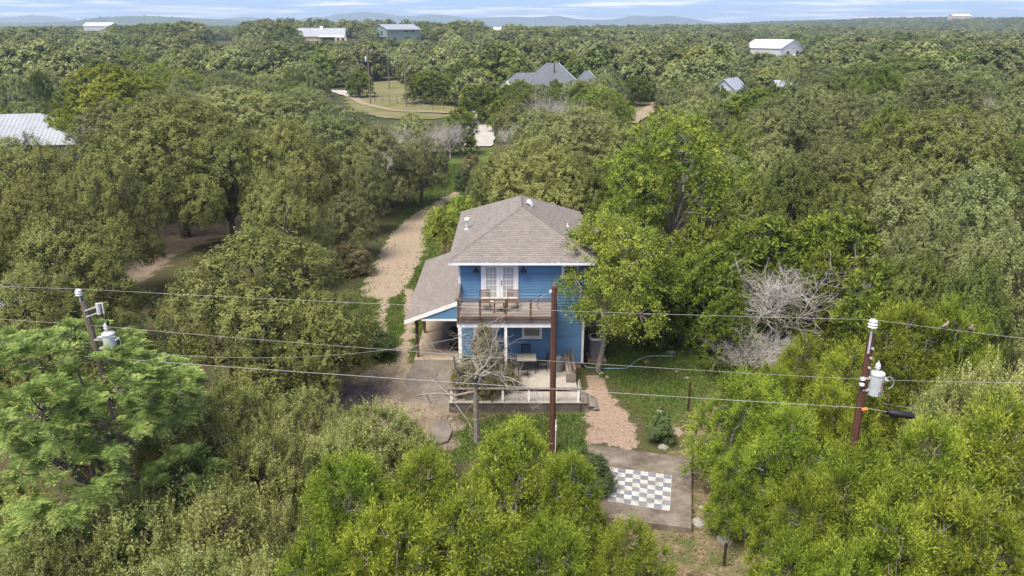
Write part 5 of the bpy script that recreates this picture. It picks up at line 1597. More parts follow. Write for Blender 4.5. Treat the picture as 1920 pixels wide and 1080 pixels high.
# ------------------------------------------------------------------ utility poles and wires
M['pole'] = surf('pole_wood', (.070, .032, .022), (.125, .062, .044), 4, .85, .3, 30, .15, stretch=(3, 3, .2))
M['oldpole'] = surf('old_pole_wood', (.12, .095, .078), (.20, .165, .14), 4, .85, .3, 30, .15, stretch=(3, 3, .2))
M['tank'] = surf('tank_paint', (.40, .43, .44), (.47, .50, .51), 5, .4, .03, 30, .4, stain=(.45, .46, .45), stain_scale=4, stain_amt=.3)
M['porcelain'] = surf('porcelain', (.52, .53, .55), (.60, .61, .62), 5, .25, 0, None, .5)
M['wire'] = surf('wire', (.26, .26, .25), (.34, .34, .33), 5, .5, 0, None, .4)
M['orange'] = surf('orange_band', (.75, .16, .03), (.80, .20, .04), 5, .6)
M['rubber'] = surf('black_rubber', (.010, .010, .011), (.018, .018, .02), 5, .55)

PR = Vector((9.42, 17.9, 0)); PRT = Vector((9.35, 17.9, 9.12))
PL = Vector((-12.05, 20.6, 0)); PLT = Vector((-12.62, 20.6, 9.02))
PC = Vector((1.66, 27.0, 0)); PCT = Vector((1.62, 27.0, 7.25))
def pole_body(root, top, r0, r1, mat):
    t = Vector(top) - Vector(root.location)
    pts = [t * (k / 6) for k in range(7)]; pts[0] = t * -.05
    part_l(MB().tube(pts, np.linspace(r0, r1, 7), 14), 'pole', mat, root, smooth=False)
    return t
def transformer(root, c, side, mark=True):
    """tank hung beside the pole; c = local centre of the tank's base"""
    tk = part_l(MB().lathe([(.15, 0), (.18, .02), (.18, .58), (.192, .59), (.192, .63), (.17, .66), (.07, .70), (.0, .705)], 20, c), 'transformer_tank', M['tank'], root, smooth=False)
    cx, cy, cz = c
    bs = MB().lathe([(.05, .72), (.05, .78), (.075, .80), (.05, .82), (.075, .85), (.05, .87), (.065, .90), (.03, .92), (.02, .98)], 12, (cx - .03, cy, cz))
    part_l(bs, 'bushing', M['porcelain'], tk)
    part_l(MB().tube([(cx + .03, cy, cz + .88), (cx + .06, cy, cz + 1.02)], .035, 8), 'arrester', M['rubber'], tk)
    for k in range(3):
        part_l(MB().tube([(cx + side * .20, cy - .06 + .06 * k, cz + .44), (cx + side * .27, cy - .08 + .08 * k, cz + .46)], .022, 8), 'terminal', M['porcelain'], tk)
    part_l(MB().tube([(cx + side * .10, cy - .15, cz + .55)] + [(cx + side * (.22 + .18 * math.sin(a)), cy - .12, cz + .46 - .18 * (1 - math.cos(a)) + .12) for a in np.linspace(.2, 2.8, 10)], .012, 6), 'lead', M['wire'], tk)
    part_l(MB().box(cx - side * .34, cx - side * .18, cy - .05, cy + .05, cz + .12, cz + .17).box(cx - side * .34, cx - side * .18, cy - .05, cy + .05, cz + .48, cz + .53), 'bracket', M['galv'], tk)
    if mark:
        # orange sticker and the dark stencilled numerals, laid on the tank's front
        def patch(a0, a1, z0, z1, r=.183):
            aa_ = np.linspace(a0, a1, 5)
            v = [(cx + r * math.sin(a), cy - r * math.cos(a), cz + zz) for zz in (z0, z1) for a in aa_]
            return MB().add(v, [(k, k + 1, k + 6, k + 5) for k in range(4)])
        part_l(patch(.12, .65, .27, .32), 'sticker', M['orange'], tk)
        for a0, a1, z0, z1 in ((.30, .38, .36, .46), (.30, .62, .345, .36), (.52, .58, .33, .44), (.10, .16, .03, .16), (.16, .40, .12, .14), (.34, .40, .02, .12), (.42, .48, .06, .22), (-.5, -.42, .09, .11)):
            part_l(patch(a0, a1, z0, z1, .184), 'marking', M['rubber'], tk)
    return tk
def insulator(root, p, name='insulator', s=1.0):
    part_l(MB().lathe([(.02, -.16 * s), (.02, 0), (.06 * s, .01), (.10 * s, .03 * s), (.07 * s, .06 * s), (.10 * s, .09 * s), (.06 * s, .13 * s), (.09 * s, .155 * s), (.05 * s, .19 * s), (.0, .20 * s)], 14, p), name, M['porcelain'], root)

c1 = pY(1620, 765, 17.72)
pr = empty('utility_pole', PR, 0, 'brown utility pole with grey transformer at the right', 'utility pole', 'utility poles')
t = pole_body(pr, PRT, .135, .095, M['pole'])
part_l(MB().tube([t + Vector((-.06, -.10, -.5)), t + Vector((-.07, -.10, .1))], .03, 8), 'pin_bracket', M['galv'], pr)
insulator(pr, t + Vector((-.07, -.10, .22)), s=1.25)
transformer(pr, tuple(t + Vector((.31, -.05, -1.72))), 1)
for dz in (-1.22, -1.38): part_l(MB().lathe([(.03, -.04), (.07, -.02), (.05, 0), (.07, .02), (.03, .05)], 10, t + Vector((-.10, -.13, dz))), 'spool_insulator', M['porcelain'], pr)
for dz in (-.35, -.62, -.9): part_l(MB().tube([t + Vector((.02, -.11, dz)), t + Vector((.02, -.145, dz))], .035, 8), 'bolt', M['galv'], pr)
part_l(MB().tube([Vector((c1.x - PR.x - .05, c1.y - PR.y, c1.z - .05)), Vector((c1.x - PR.x + .09, c1.y - PR.y, c1.z - .03))], .045, 8), 'orange_band', M['orange'], pr)
pl = empty('utility_pole', PL, 0, 'leaning weathered utility pole with cutout arm and transformer at the left', 'utility pole', 'utility poles')
t = pole_body(pl, PLT, .125, .088, M['oldpole'])
insulator(pl, t + Vector((-.05, -.05, .2)), s=1.1)
part_l(MB().bar(t + Vector((.05, -.1, -.25)), t + Vector((.42, -.1, -.12)), .04, .04).bar(t + Vector((.05, -.1, -.45)), t + Vector((.40, -.1, -.32)), .03, .03), 'cutout_arm', M['galv'], pl)
part_l(MB().tube([(.46, -.1, -.02), (.46, -.1, -.36)], [.06, .06], 10), 'cutout', M['porcelain'], pl).location = t
part_l(MB().tube([(.60, -.1, .0), (.60, -.1, -.34)], .022, 8).bar((.44, -.1, -.02), (.64, -.1, .0), .025, .025), 'fuse_tube', M['porcelain'], pl).location = t
part_l(MB().tube([t + Vector((.60, -.1, -.34)), t + Vector((.58, -.1, -.5)), t + Vector((.56, -.05, -.66))], .008, 6), 'lead', M['wire'], pl)
transformer(pl, tuple(t + Vector((.58, -.05, -1.62))), 1, False)
part_l(MB().bar(t + Vector((.12, -.05, -1.2)), t + Vector((.38, -.05, -1.2)), .05, .05), 'mount_arm', M['galv'], pl)
pc = empty('utility_pole', PC, 0, 'plain dark brown pole standing in front of the patio', 'utility pole', 'utility poles')
t = pole_body(pc, PCT, .140, .105, M['pole'])
part_l(MB().tube([(.13, -.04, 0), (.13, -.04, 1.5)], .03, 8).tube([(.14, -.06, 1.0), (.14, -.06, 1.25)], .04, 8), 'conduit', M['white'], pc)
part_l(MB().lathe([(.03, -.06), (.06, -.03), (.04, 0), (.06, .03), (.03, .06)], 10, t + Vector((-.14, -.06, -.18))), 'spool_insulator', M['porcelain'], pc)

def wire(name, a, b, sag, label, r=.0048, group='overhead wires', mat='wire', n=24):
    a, b = Vector(a), Vector(b)
    pts = []
    for i in range(n + 1):
        t = i / n; p = a.lerp(b, t); p.z -= sag * 4 * t * (1 - t); pts.append(p)
    return tag(MB().tube(pts, r, 5).build(name, M[mat]), label, 'wire', group)
RI = PRT + Vector((-.07, -.10, .45)); LI = PLT + Vector((-.05, -.05, .42))
wire('power_wire', LI, RI, .10, 'uppermost wire running between the left and right transformer poles')
r2 = PRT + Vector((-.12, -.15, -1.22)); l2 = pY(140, 607, 20.6)
wire('power_wire', l2, r2, .12, 'second wire from the top between the transformer poles')
wire('power_wire', RI, pY(1990, 642, 15.2), .02, 'upper wire leaving the right pole, with two doves on it')
wire('power_wire', r2, pY(1990, 718, 15.2), .02, 'lower wire leaving the right pole to the right edge')
wire('power_wire', LI, pY(-60, 533, 21.6), .02, 'upper wire leaving the left pole to the left edge')
wire('power_wire', l2, pY(-60, 593, 21.6), .02, 'lower wire leaving the left pole to the left edge')
c1 = pY(1620, 765, 17.72)
wire('telephone_cable', pY(158, 668, 20.5), c1, .05, 'lowest thick cable crossing in front of the house', .0075)
wire('telephone_cable', c1, pY(1720, 781, 17.4), .0, 'short cable from the right pole into the black closure', .0075)
a, b = pY(1662, 772, 17.6), pY(1716, 781, 17.45)
cl = MB(); ax = (b - a)
cl.tube([a, a + ax * .06, a + ax * .12, a + ax * .88, a + ax * .94, b], [.03, .06, .095, .095, .06, .03], 12)
tag(cl.build('cable_closure', M['rubber'], None, True), 'black cylindrical cable closure hanging beside the right pole', 'cable closure')
wire('guy_wire', PRT + Vector((.52, -.1, -1.95)), pY(1765, 772, 16.2), .02, 'slack service wire dropping from the right transformer')
wire('service_wire', PCT + Vector((-.14, -.06, -.18)), pY(858, 634, 24.6), .05, 'twisted service wire from the plain pole past the bare tree', .007)
wire('service_wire', pY(858, 634, 24.6), pY(162, 650, 20.5), .55, 'slack service wire going left over the driveway', .006)
ld_ = MB().tube([PCT + Vector((-.5, -.03, -.32)), PCT + Vector((-.62, -.03, -.42)), PCT + Vector((-.60, -.03, -.60)), PCT + Vector((-.66, -.03, -.8)), PCT + Vector((-.5, -.03, -.95))], .012, 6)
tag(ld_.build('loose_lead', M['rubber']), 'loose black lead hanging from the service wire by the plain pole', 'wire')

# two doves on the wire
M['dove'] = surf('dove_feathers', (.26, .20, .16), (.36, .29, .24), 14, .8, .1, 50, .1)
M['beak'] = surf('beak', (.03, .025, .02), None, 4, .5)
def dove(px, label, rz):
    a, b = RI, pY(1990, 642, 15.2)
    best = min((a.lerp(b, t) for t in np.linspace(0, 1, 200)), key=lambda p: abs(proj(*p)[0] - px))
    o = empty('dove', best + Vector((0, 0, -.01)), rz, label, 'bird', 'doves on the wire')
    # body, neck and head as one lofted form from tail tip to crown
    st_ = [((-.13, 0, -.06), .008, .012), ((-.10, 0, -.03), .010, .026), ((-.05, 0, .03), .026, .034), ((-.01, 0, .07), .040, .046), ((.025, 0, .105), .044, .046), ((.045, 0, .14), .034, .034),
           ((.050, 0, .165), .024, .024), ((.056, 0, .182), .026, .025), ((.060, 0, .200), .023, .022), ((.058, 0, .216), .008, .008)]
    rings = []
    for (c, rx, ry) in st_:
        rings.append([(c[0] + rx * math.cos(2 * math.pi * k / 12), c[1] + ry * math.sin(2 * math.pi * k / 12), c[2] + rx * .5 * -math.cos(2 * math.pi * k / 12)) for k in range(12)])
    part_l(loft(rings), 'body', M['dove'], o, smooth=True)
    part_l(MB().tube([(.078, 0, .192), (.098, 0, .187)], [.008, .002], 6), 'beak', M['beak'], o)
    for s in (-1, 1):
        part_l(MB().tube([(.035, s * .040, .11), (-.02, s * .044, .06), (-.09, s * .022, -.01)], [.018, .022, .004], 6), 'wing', M['dove'], o)
        part_l(MB().tube([(.01, s * .015, .06), (.012, s * .015, .015)], .006, 5), 'leg', M['beak'], o)
dove(1771, 'left dove perched on the upper wire at the right', R(-60))
dove(1820, 'right dove perched on the upper wire at the right', R(-110))

# ------------------------------------------------------------------ wooden fence beside the drive
M['fence'] = surf('fence_wood', (.13, .105, .085), (.23, .19, .16), 5, .9, .3, 30, .1, tint=.25, stretch=(2, 2, .3))
fl = [(-19.5, 54.5), (-17.6, 59.3), (-15.2, 64.8), (-13.1, 69.8), (-10.9, 74.6), (-9.3, 81.0), (-7.7, 88.0)]
fe = empty('wooden_fence', (-13, 70, 0), 0, 'weathered wooden privacy fence along the left of the driveway', 'fence')
frr = random.Random(6)
pk = []
for i, ((x0, y0), (x1, y1)) in enumerate(zip(fl[:-1], fl[1:])):
    L_ = math.hypot(x1 - x0, y1 - y0); nb = max(1, round(L_ / 2.4))
    for b in range(nb):
        ax_, ay = x0 + (x1 - x0) * b / nb, y0 + (y1 - y0) * b / nb
        bx_, by = x0 + (x1 - x0) * (b + 1) / nb, y0 + (y1 - y0) * (b + 1) / nb
        part(MB().box(ax_ - .05, ax_ + .05, ay - .05, ay + .05, -.3, 1.95), 'post', M['fence'], fe)
        d = Vector((bx_ - ax_, by - ay, 0)); l2_ = d.length; d.normalize(); nrm = Vector((-d.y, d.x, 0))
        k = int(l2_ / .15)
        for j in range(k):
            p0 = Vector((ax_, ay, 0)) + d * (.03 + j * (l2_ - .03) / k) - nrm * .08
            p1 = p0 + d * ((l2_ - .03) / k - .012)
            zt = 1.82 + .05 * frr.random()
            part(MB().prism([p0 + Vector((0, 0, .04)), p1 + Vector((0, 0, .04)), p1 + Vector((0, 0, zt)), p0 + Vector((0, 0, zt))], nrm * .018, frr.random()), 'picket', M['fence'], fe)
        for zz in (.4, 1.1, 1.6):
            part(MB().bar(Vector((ax_, ay, zz)) - nrm * .028, Vector((bx_, by, zz)) - nrm * .028, .035, .085), 'rail', M['fence'], fe)

# ------------------------------------------------------------------ buildings beyond
M['metal_white'] = surf('white_metal', (.60, .61, .63), (.67, .68, .70), .5, .5, 0, None, .3)
M['metal_wall'] = surf('pale_metal_wall', (.42, .43, .47), (.48, .49, .53), .5, .5, 0, None, .3, stretch=(20, 20, .2))
M['metal_grey'] = surf('grey_metal_roof', (.26, .28, .31), (.32, .34, .37), .6, .4, 0, None, .4)
M['green_wall'] = surf('green_metal_wall', (.16, .22, .20), (.20, .265, .24), .5, .6, 0, None, .3, stretch=(10, 10, .2))
M['tan_stone_wall'] = surf('tan_stone_wall', (.42, .36, .27), (.58, .52, .42), 1.2, .9, .3, 5, .1)
M['slate'] = surf('slate_shingle', (.095, .105, .125), (.135, .145, .17), 3, .9, .3, 20, .15, tint=.15)
def gable(name, c, rz, w, d, hw, hr_, wallm, roofm, label, over=.4, group=None, ribs=0, trim='white', z=None):
    """gabled building: ridge along local X (w), depth d; base at c"""
    zb = float(T(c[0], c[1])) if z is None else z
    o = empty(name, (c[0], c[1], zb), rz, label, 'building', group)
    x, y = w / 2, d / 2
    part_l(MB().add([(-x, -y, -1.5), (x, -y, -1.5), (x, y, -1.5), (-x, y, -1.5), (-x, -y, hw), (x, -y, hw), (x, y, hw), (-x, y, hw), (-x, 0, hr_ - .08), (x, 0, hr_ - .08)],
        [(0, 1, 5, 4), (2, 3, 7, 6), (1, 2, 6, 9, 5), (3, 0, 4, 8, 7)]), 'wall', wallm, o)
    e = over; k = (hr_ - hw) / y
    rf = MB()
    for s in (-1, 1):
        rf.prism([(-x - e, 0, hr_), (x + e, 0, hr_), (x + e, s * (y + e), hw - k * e), (-x - e, s * (y + e), hw - k * e)][::s], (0, 0, .14))
    r_ = part_l(rf, 'roof', roofm, o)
    if ribs:
        mb = MB()
        n = int(w / ribs)
        for i in range(n + 1):
            xx = -x + w * i / n
            for s in (-1, 1): mb.bar((xx, 0, hr_ + .16), (xx, s * (y + e), hw - k * e + .16), .07, .06)
        part_l(mb, 'seams', roofm, r_)['kind'] = 'stuff'
    mb = MB()
    for s in (-1, 1): mb.box(-x - e, x + e, s * (y + e) - .05, s * (y + e) + .05, hw - k * e - .22, hw - k * e - .01)
    part_l(mb, 'eave_trim', M[trim], r_)
    return o
def opening(o, x, y, w, z0, z1, axis, mat='dark_glass', name='window', frame=True):
    """window or door on a wall: axis 'x' = on a wall facing -Y/+Y at y; 'y' = on a wall facing +-X at x"""
    s = 1 if (y if axis == 'x' else x) > 0 else -1
    if axis == 'x': mb = MB().box(x - w / 2, x + w / 2, y + s * .02, y + s * .07, z0, z1)
    else: mb = MB().box(x + s * .02, x + s * .07, y - w / 2, y + w / 2, z0, z1)
    return part_l(mb, name, M[mat], o)
# white metal building
wbld = gable('metal_building', (124, 372), R(-50), 20, 19, 5.2, 8.6, M['metal_wall'], M['metal_white'], 'large white metal building with pitched roof in the distance at right', .3, ribs=1.2, z=1.6)
for x in (-7.5, ): opening(wbld, x, -9.5, 1.9, 2.4, 4.0, 'x')
opening(wbld, 2.8, -9.5, 1.3, .3, 3.0, 'x', name='door')
opening(wbld, 10.0, -3.6, 2.4, 2.0, 3.6, 'y'); opening(wbld, 10.0, 4.6, 2.4, 2.0, 3.6, 'y')
for y in (-.2, 2): opening(wbld, 10.0, y, .5, 4.6, 5.0, 'y', name='vent')
wsh = gable('lean_to_shed', (132.6, 361.5), R(-50), 6, 15, 1.6, 2.4, M['metal_wall'], M['metal_white'], 'low white lean-to roof at the foot of the large white building', .2, z=1.3)
# green barn
gb = gable('green_barn', (-66, 452), R(38), 21.5, 16, 7.0, 9.4, M['green_wall'], M['metal_grey'], 'green metal barn with pale roof on the rise', .5, ribs=1.0, z=7.6)
for (x, z0, z1, w) in ((-6, .8, 2.2, 1.5), (1.5, 5.2, 6.2, 2.2), (6, 5.2, 6.2, 2.0), (2, 1.4, 2.6, 3.0), (9, .2, 2.6, 1.8)): opening(gb, x, -8.0, w, z0, z1, 'x')
opening(gb, -10.75, -2, 1.6, 3.4, 6.0, 'y', name='door'); opening(gb, -10.75, 3, 2.4, 3.6, 5.2, 'y')
part_l(MB().box(-15, -10.8, -7, 3, 2.6, 2.9), 'deck', M['oldwood'], gb)
for x in (-14.8, -12): part_l(MB().box(x - .15, x + .15, -6.9, -6.6, -1, 2.6), 'deck_post', M['oldwood'], gb)
part_l(MB().box(-9, 0, -8.6, -8.03, -.8, .3), 'foundation', M['white'], gb)
# stone house
sh = gable('stone_house', (-111, 440), R(10), 17, 9, 3.6, 7.4, M['tan_stone_wall'], M['metal_grey'], 'tan stone house with pale metal roofs on the rise at upper left', .4, ribs=1.0, z=7.6)
wing = MB().add([(-14.5, -8.5, -1.5), (-8.6, -8.5, -1.5), (-8.6, 3, -1.5), (-14.5, 3, -1.5), (-14.5, -8.5, 3.2), (-8.6, -8.5, 3.2), (-8.6, 3, 3.2), (-14.5, 3, 3.2), (-11.55, -8.5, 5.6), (-11.55, 3, 5.6)], [(0, 1, 5, 8, 4), (1, 2, 6, 5), (2, 3, 7, 9, 6), (3, 0, 4, 7)])
part_l(wing, 'wing_wall', M['tan_stone_wall'], sh)
part_l(MB().prism([(-15, -8.9, 2.95), (-11.55, -8.9, 5.75), (-11.55, 3.3, 5.75), (-15, 3.3, 2.95)], (0, 0, .14)).prism([(-11.55, -8.9, 5.75), (-8.1, -8.9, 2.95), (-8.1, 3.3, 2.95), (-11.55, 3.3, 5.75)], (0, 0, .14)), 'wing_roof', M['metal_grey'], sh)
part_l(MB().box(-12.1, -11.2, 1.5, 2.4, 4.6, 7.0), 'chimney', M['tan_stone_wall'], sh)
part_l(MB().box(-.6, .6, -.6, .6, 7.0, 8.6), 'cupola', M['white'], sh)
part_l(MB().prism([(-1, -7.6, 2.9), (8.4, -7.6, 2.9), (8.4, -4.6, 3.7), (-1, -4.6, 3.7)], (0, 0, .12)), 'porch_roof', M['metal_white'], sh)
part_l(MB().box(5.0, 9.4, -8.8, -4.7, -1.5, 2.8), 'porch_wall', M['tan_stone_wall'], sh)
for (x, y) in ((-12.9, -8.5), (-10.2, -8.5), (6.2, -8.8), (8, -8.8)): opening(sh, x, y, .9, 1.0, 2.4, 'x')
opening(sh, 2.5, -4.5, 4.0, .2, 2.6, 'x')
sh.scale = (1.45, 1.2, 1.0); sh.location.x += 5
# grey-roofed house behind the oaks
gh = empty('grey_roofed_house', (7.0, 168, 0), R(6), 'house with dark grey shingled hip roofs among the trees', 'house')
part_l(MB().box(-8.5, 7.5, -5, 5.5, -.5, 3.9), 'wall', M['white'], gh)
def hip(mb, x0, x1, y0, y1, ze, zr, rx0, rx1):
    ym = (y0 + y1) / 2
    mb.add([(x0, y0, ze), (x1, y0, ze), (x1, y1, ze), (x0, y1, ze), (rx0, ym, zr), (rx1, ym, zr)], [(0, 1, 5, 4), (1, 2, 5), (2, 3, 4, 5), (3, 0, 4), (3, 2, 1, 0)], .5)
mb = MB(); hip(mb, -5.2, 8.2, -6.2, 6.2, 3.75, 9.0, .4, 3.0); part_l(mb, 'main_roof', M['slate'], gh)
mb = MB(); hip(mb, -9.4, -1.0, -4.6, 5.0, 3.85, 7.0, -6.0, -1.6); part_l(mb, 'side_roof', M['slate'], gh)
mb = MB(); mb.add([(-9.6, -6.5, 3.8), (-6.2, -6.5, 3.8), (-7.9, -6.5, 5.4), (-9.6, 0, 3.8), (-6.2, 0, 3.8), (-7.9, 0, 5.4)], [(0, 1, 2), (1, 4, 5, 2), (4, 3, 5), (3, 0, 2, 5), (0, 3, 4, 1)]); part_l(mb, 'porch_gable', M['white'], gh)
mb = MB(); hip(mb, 7.0, 13.0, -2.0, 6.0, 3.9, 7.2, 9.2, 10.2); part_l(mb, 'far_roof', M['slate'], gh)
part_l(MB().box(7.6, 12.4, -1.4, 5.4, -.5, 3.9), 'far_wall', M['white'], gh)
part_l(MB().bar((8.15, -6.2, 3.82), (3.05, 0, 9.03), .30, .10).bar((13.0, -2.0, 4.0), (10.2, 2, 7.26), .30, .10), 'hip_trim', M['metal_grey'], gh)
opening(gh, -4, -5, 1.4, 1.2, 2.8, 'x'); opening(gh, 3, -5, 1.8, 1.2, 2.8, 'x')
# grey metal roof at the left edge
gl = empty('metal_roof_house', (-66.0, 101, -.6), R(12), 'low house with ribbed pale grey metal hip roof at the left edge', 'house')
part_l(MB().box(-9, 8, -6, 6, -.5, 3.0), 'wall', M['tan_stone_wall'], gl)
mb = MB(); hip(mb, -9.8, 8.8, -6.8, 6.8, 2.9, 6.2, -4.0, 3.2); rfx = part_l(mb, 'roof', M['metal_grey'], gl)
mb = MB()
for i in range(34):
    x = -9.4 + i * .53
    t = min(1, max(0, (8.8 - x) / 5.6), ) if x > 3.2 else min(1, (x + 9.8) / 5.8)
    mb.bar((x, -6.8, 2.93), (x, -6.8 + 6.8 * t, 2.92 + 3.3 * t), .04, .03)
for i in range(24):
    y = -6.4 + i * .55
    t = 1 - abs(y) / 6.8
    mb.bar((8.8, y, 2.91), (8.8 - 5.6 * t, y, 2.91 + 3.3 * t), .04, .03)
part_l(mb, 'ribs', M['metal_grey'], rfx)['kind'] = 'stuff'
# small roofs seen between crowns
gable('shed', (-27.3, 39.0), R(20), 4.5, 4, 2.6, 3.4, M['metal_wall'], M['metal_grey'], 'small grey metal shed roof poking out at the left edge', .2, ribs=.5, z=0)
gable('cabin', (48.0, 170), R(55), 8, 5, 3.6, 5.6, M['metal_wall'], M['metal_grey'], 'cabin with patchy pale roof half hidden in the wood', .3, z=0)
gable('cabin', (58.5, 167), R(8), 3.6, 3.6, 4.0, 5.4, M['metal_wall'], M['metal_grey'], 'small grey-roofed cabin right of the patchy-roofed one', .3, z=0)
gable('long_barn', (-395, 760), R(2), 26, 14, 5.5, 8.2, M['metal_wall'], M['metal_white'], 'bright white barn roof far away at the left under the hills', .3, z=float(T(-395, 760)) + 5.5)
gable('hilltop_house', (800, 1420), R(5), 34, 16, 8, 11, M['tan_stone_wall'], M['metal_white'], 'pale long building far away on the wooded rise at right', .3, z=float(T(800, 1420)) + 4)
gable('hilltop_house', (930, 1420), R(5), 34, 16, 6, 9, M['tan_stone_wall'], M['metal_white'], 'pale low building at the far right edge near the horizon', .3, z=float(T(930, 1420)) - 6)
gable('distant_house', (-12, 700), R(0), 9, 8, 6, 8.5, M['metal_wall'], M['metal_white'], 'tiny white roof in the middle distance right of the green barn', .3, z=float(T(-12, 700)) + 3)

# ------------------------------------------------------------------ poles beyond
def far_pole(x, ytop, ybase, label, arm=True, tankx=0, mat='oldpole', r=.15, wid=None):
    p = pz(x, ybase); top = pY(x, ytop, p.y)
    o = empty('utility_pole', p, 0, label, 'utility pole', 'utility poles')
    part_l(MB().tube([(0, 0, -1.5), (0, 0, top.z)], [r * 1.15, r * .8], 8), 'pole', M[mat], o)
    if arm:
        part_l(MB().box(-1.1, 1.1, -.06, .06, top.z - .45, top.z - .30), 'crossarm', M[mat], o)
        for xx in (-1, .0, 1): part_l(MB().lathe([(.04, 0), (.08, .08), (.05, .14), (.08, .2), (.02, .3)], 6, (xx, 0, top.z - .30 if xx else top.z)), 'insulator', M['porcelain'], o)
    if tankx: part_l(MB().lathe([(.24, 0), (.25, .8), (.15, .95), (.05, 1.2)], 10, (tankx * .45, -.1, top.z - 2.6)), 'transformer_tank', M['tank'], o)
    return Vector((p.x, p.y, top.z))
fp = {}
fp['a'] = far_pole(695, 92, 195, 'tall pole at the left edge of the grassy clearing', True, -1)
fp['b'] = far_pole(762, 92, 201, 'tall pole in the middle of the grassy clearing', True, 0)
fp['c'] = far_pole(730, 82, 168, 'slim grey pole behind the clearing', False, 0)
fp['d'] = far_pole(839, 108, 160, 'dark pole behind the chain-link fence', False, 0, 'pole', .13)
fp['e'] = far_pole(982, 84, 140, 'dark pole behind the left end of the grey-roofed house', False, 0, 'pole', .17)
fp['f'] = far_pole(1071, 84, 140, 'dark pole behind the right end of the grey-roofed house', False, 0, 'pole', .17)
fp['g'] = far_pole(1179, 90, 150, 'dark pole in the wood right of the grey-roofed house', False, 0, 'pole', .17)
fp['h'] = far_pole(1038, 118, 200, 'brown pole with street light in front of the grey-roofed house', False, 0, 'pole', .14)
fp['i'] = far_pole(1128, 116, 205, 'brown pole with white transformer right of the grey-roofed house', False, 1, 'pole', .16)
fp['j'] = far_pole(922, 178, 217, 'short pole beside the road', False, 0, 'oldpole', .15)
fp['k'] = far_pole(1230, 165, 212, 'dark post beside the narrow gravel drive', False, 0, 'pole', .14)
fp['l'] = far_pole(314, 96, 150, 'pole with pale transformer above the upper left oaks', False, 1, 'oldpole', .14)
fp['m'] = far_pole(503, 100, 160, 'pole with transformer behind the oaks left of the clearing', True, 1, 'oldpole', .14)
fp['n'] = far_pole(172, 102, 150, 'pole with crossarm above the rounded bright tree', True, 0, 'oldpole', .14)
fp['o'] = far_pole(1550, 86, 118, 'dark pole right of the large white building', False, 0, 'pole', .2)
fp['p'] = far_pole(1660, 84, 120, 'pole with white insulators behind the very broad dark oak', False, 1, 'pole', .2)
for a, b, l in (('a', 'b', 'thin wire between the two clearing poles'), ('b', 'e', 'thin wire from the clearing pole towards the grey roof'), ('e', 'f', 'thin wire over the grey-roofed house'), ('f', 'g', 'thin wire right of the grey-roofed house'),
                ('h', 'j', 'slack wire from the street light pole to the short road pole'), ('m', 'a', 'thin wire left of the clearing'), ('l', 'm', 'thin wire above the upper left oaks'), ('n', 'l', 'thin wire above the rounded bright tree'), ('g', 'o', 'long thin wire in front of the white building')):
    wire('power_wire', fp[a] - Vector((0, 0, .2)), fp[b] - Vector((0, 0, .2)), .8, l, .02, 'distant wires', n=12)
# chain-link fence of the clearing
M['wiremesh'] = surf('fence_wire', (.16, .18, .17), (.22, .24, .23), 5, .6)
cf = empty('chain_link_fence', (-24, 165, 0), 0, 'chain-link fence with dark posts round the far side of the clearing', 'fence')
fpts = [pz(x, y) for x, y in ((702, 178), (703, 192), (718, 193), (730, 193), (745, 195), (765, 196), (775, 199), (790, 203), (812, 207), (832, 207))]
for p in fpts: part(MB().tube([(p.x, p.y, -.3), (p.x, p.y, 1.9)], .05, 6), 'post', M['rust'], cf)
for p, q in zip(fpts[:-1], fpts[1:]):
    mb = MB()
    for z in (.5, 1.0, 1.5, 1.8): mb.tube([(p.x, p.y, z), (q.x, q.y, z)], .014, 4)
    part(mb, 'wire_panel', M['wiremesh'], cf)
# ------------------------------------------------------------------ grass, litter
def blades(name, n, xr, yr, seed, weight, hgt, wid, mat, label, cat='grass', lay=False):
    rg = np.random.RandomState(seed)
    x = xr[0] + (xr[1] - xr[0]) * rg.rand(n); y = yr[0] + (yr[1] - yr[0]) * rg.rand(n)
    w = weight(x, y)
    k = rg.rand(n) < w
    x, y, w = x[k], y[k], w[k]; n = len(x)
    a = rg.rand(n) * 6.283
    h = hgt * (.4 + .9 * rg.rand(n)) * (.5 + .6 * np.clip(w, 0, 1)); ww = wid * (.6 + .8 * rg.rand(n))
    B = np.stack([x, y, np.full(n, -.03)], 1)
    s = np.stack([np.cos(a), np.sin(a), np.zeros(n)], 1)
    if lay:
        C = B + np.array([0, 0, .05]) + .01 * rg.randn(n, 3)
        U = s * ww[:, None]; V = np.stack([-np.sin(a), np.cos(a), rg.randn(n) * .35], 1) * (ww * .6)[:, None]
        me = leaf_mesh(name, C, U, V, rg.rand(n), mat)
    else:
        lean = np.stack([rg.randn(n), rg.randn(n), np.zeros(n)], 1) * .5
        co = np.empty((n, 3, 3), np.float32)
        co[:, 0] = B - s * ww[:, None]; co[:, 1] = B + s * ww[:, None]; co[:, 2] = B + (np.array([0, 0, 1.0]) + lean) * h[:, None] + np.array([0, 0, .03])
        me = np_mesh(name, co.reshape(-1, 3), np.arange(n * 3).reshape(n, 3), [mat], [('tint', 'FACE', rg.rand(n))])
    return tag(link(bpy.data.objects.new(name, me)), label, cat, None, 'stuff')
HARD = [[(-5.2, 31.0), (-5.2, 45.4), (3.7, 45.4), (3.7, 34.9), (3.2, 34.9), (3.2, 30.2), (-3.0, 30.2)], [(p.x, p.y) for p in SLC], [(3.1, 30.3), (4.1, 30.3), (4.1, 31.8), (3.1, 31.8)]]
def open_ground(x, y):
    ok = np.ones(len(x), bool)
    for p in HARD: ok &= polyd(x, y, p) < -.03
    return ok
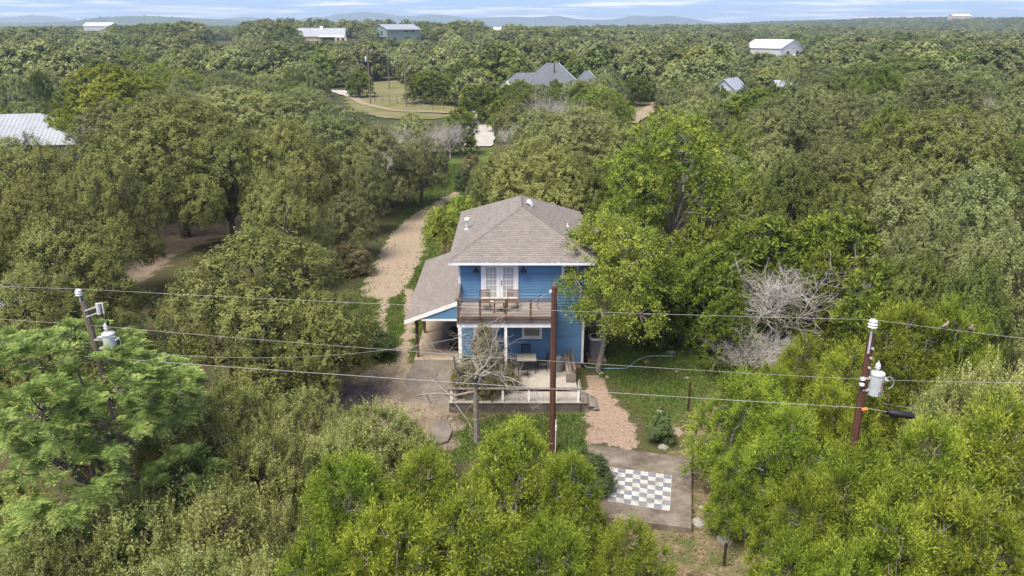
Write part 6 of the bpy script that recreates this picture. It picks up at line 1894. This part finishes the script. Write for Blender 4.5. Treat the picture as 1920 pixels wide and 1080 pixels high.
def wgrass(x, y):
    g, p, d, l, u = ground_weights(x, y)
    b = np.clip(.5 + .6 * wnoise(x * 2, y * 2, 1.6), 0, 1)
    tuft = (wnoise(x * 5 + 9, y * 5, 1.7) > .62) * .5
    return np.clip(u * (1.1 - l * .5) + .18 * b, 0, 1) * (1 - (.97 - tuft * .5) * g) * (1 - (.97 - tuft) * p) * (1 - .9 * d) * open_ground(x, y)
M['grass'] = leafmat('grass_blade', (.060, .100, .018), (.100, .155, .030), (.165, .205, .055), transl=.3, rnd=0)
M['litter'] = leafmat('litter_leaf', (.09, .058, .032), (.18, .13, .078), (.32, .265, .19), transl=.1, rnd=0)
blades('grass', 230000, (-13, 13), (20, 52), 3, wgrass, .12, .020, M['grass'], 'short green grass of the lawns and driveway verges')
blades('grass', 30000, (-12, -2), (52, 95), 4, wgrass, .16, .035, M['grass'], 'grass along the far part of the driveway')
def wlit(x, y):
    g, p, d, l, u = ground_weights(x, y)
    return np.clip(.75 * l + .75 * d + .12, 0, 1) * (1 - .8 * g) * open_ground(x, y) * np.clip(.55 + .8 * wnoise(x * 3, y * 3, 1.5), 0.1, 1)
blades('leaf_litter', 80000, (-13, 13), (18, 48), 5, wlit, .05, .035, M['litter'], 'dry fallen leaves scattered over the bare ground', 'leaf litter', True)
def wgr(x, y):
    g, p, d, l, u = ground_weights(x, y)
    return np.clip(.6 * p + .30 * g, 0, 1) * open_ground(x, y)
M['pebble'] = leafmat('pebble', (.16, .12, .09), (.28, .22, .17), (.44, .38, .32), transl=0, rnd=0, rough=.9, spec=.1)
blades('pebbles', 30000, (-12, 7), (24, 60), 6, wgr, .05, .028, M['pebble'], 'loose pebbles on the gravel path and driveway', 'pebbles', True)
# ------------------------------------------------------------------ the air
hm, N, L, out = nodes('haze')
pv = N.new('ShaderNodeVolumePrincipled')
pv.inputs['Color'].default_value = (.62, .79, 1.0, 1)
pv.inputs['Density'].default_value = HAZE
pv.inputs['Anisotropy'].default_value = 0.2
L.new(pv.outputs[0], out.inputs['Volume'])
hz = MB().box(-6500, 6500, -400, 6300, -30, 125).build('haze', hm)
tag(hz, 'thin pale blue haze over the country', 'haze', None, 'stuff')
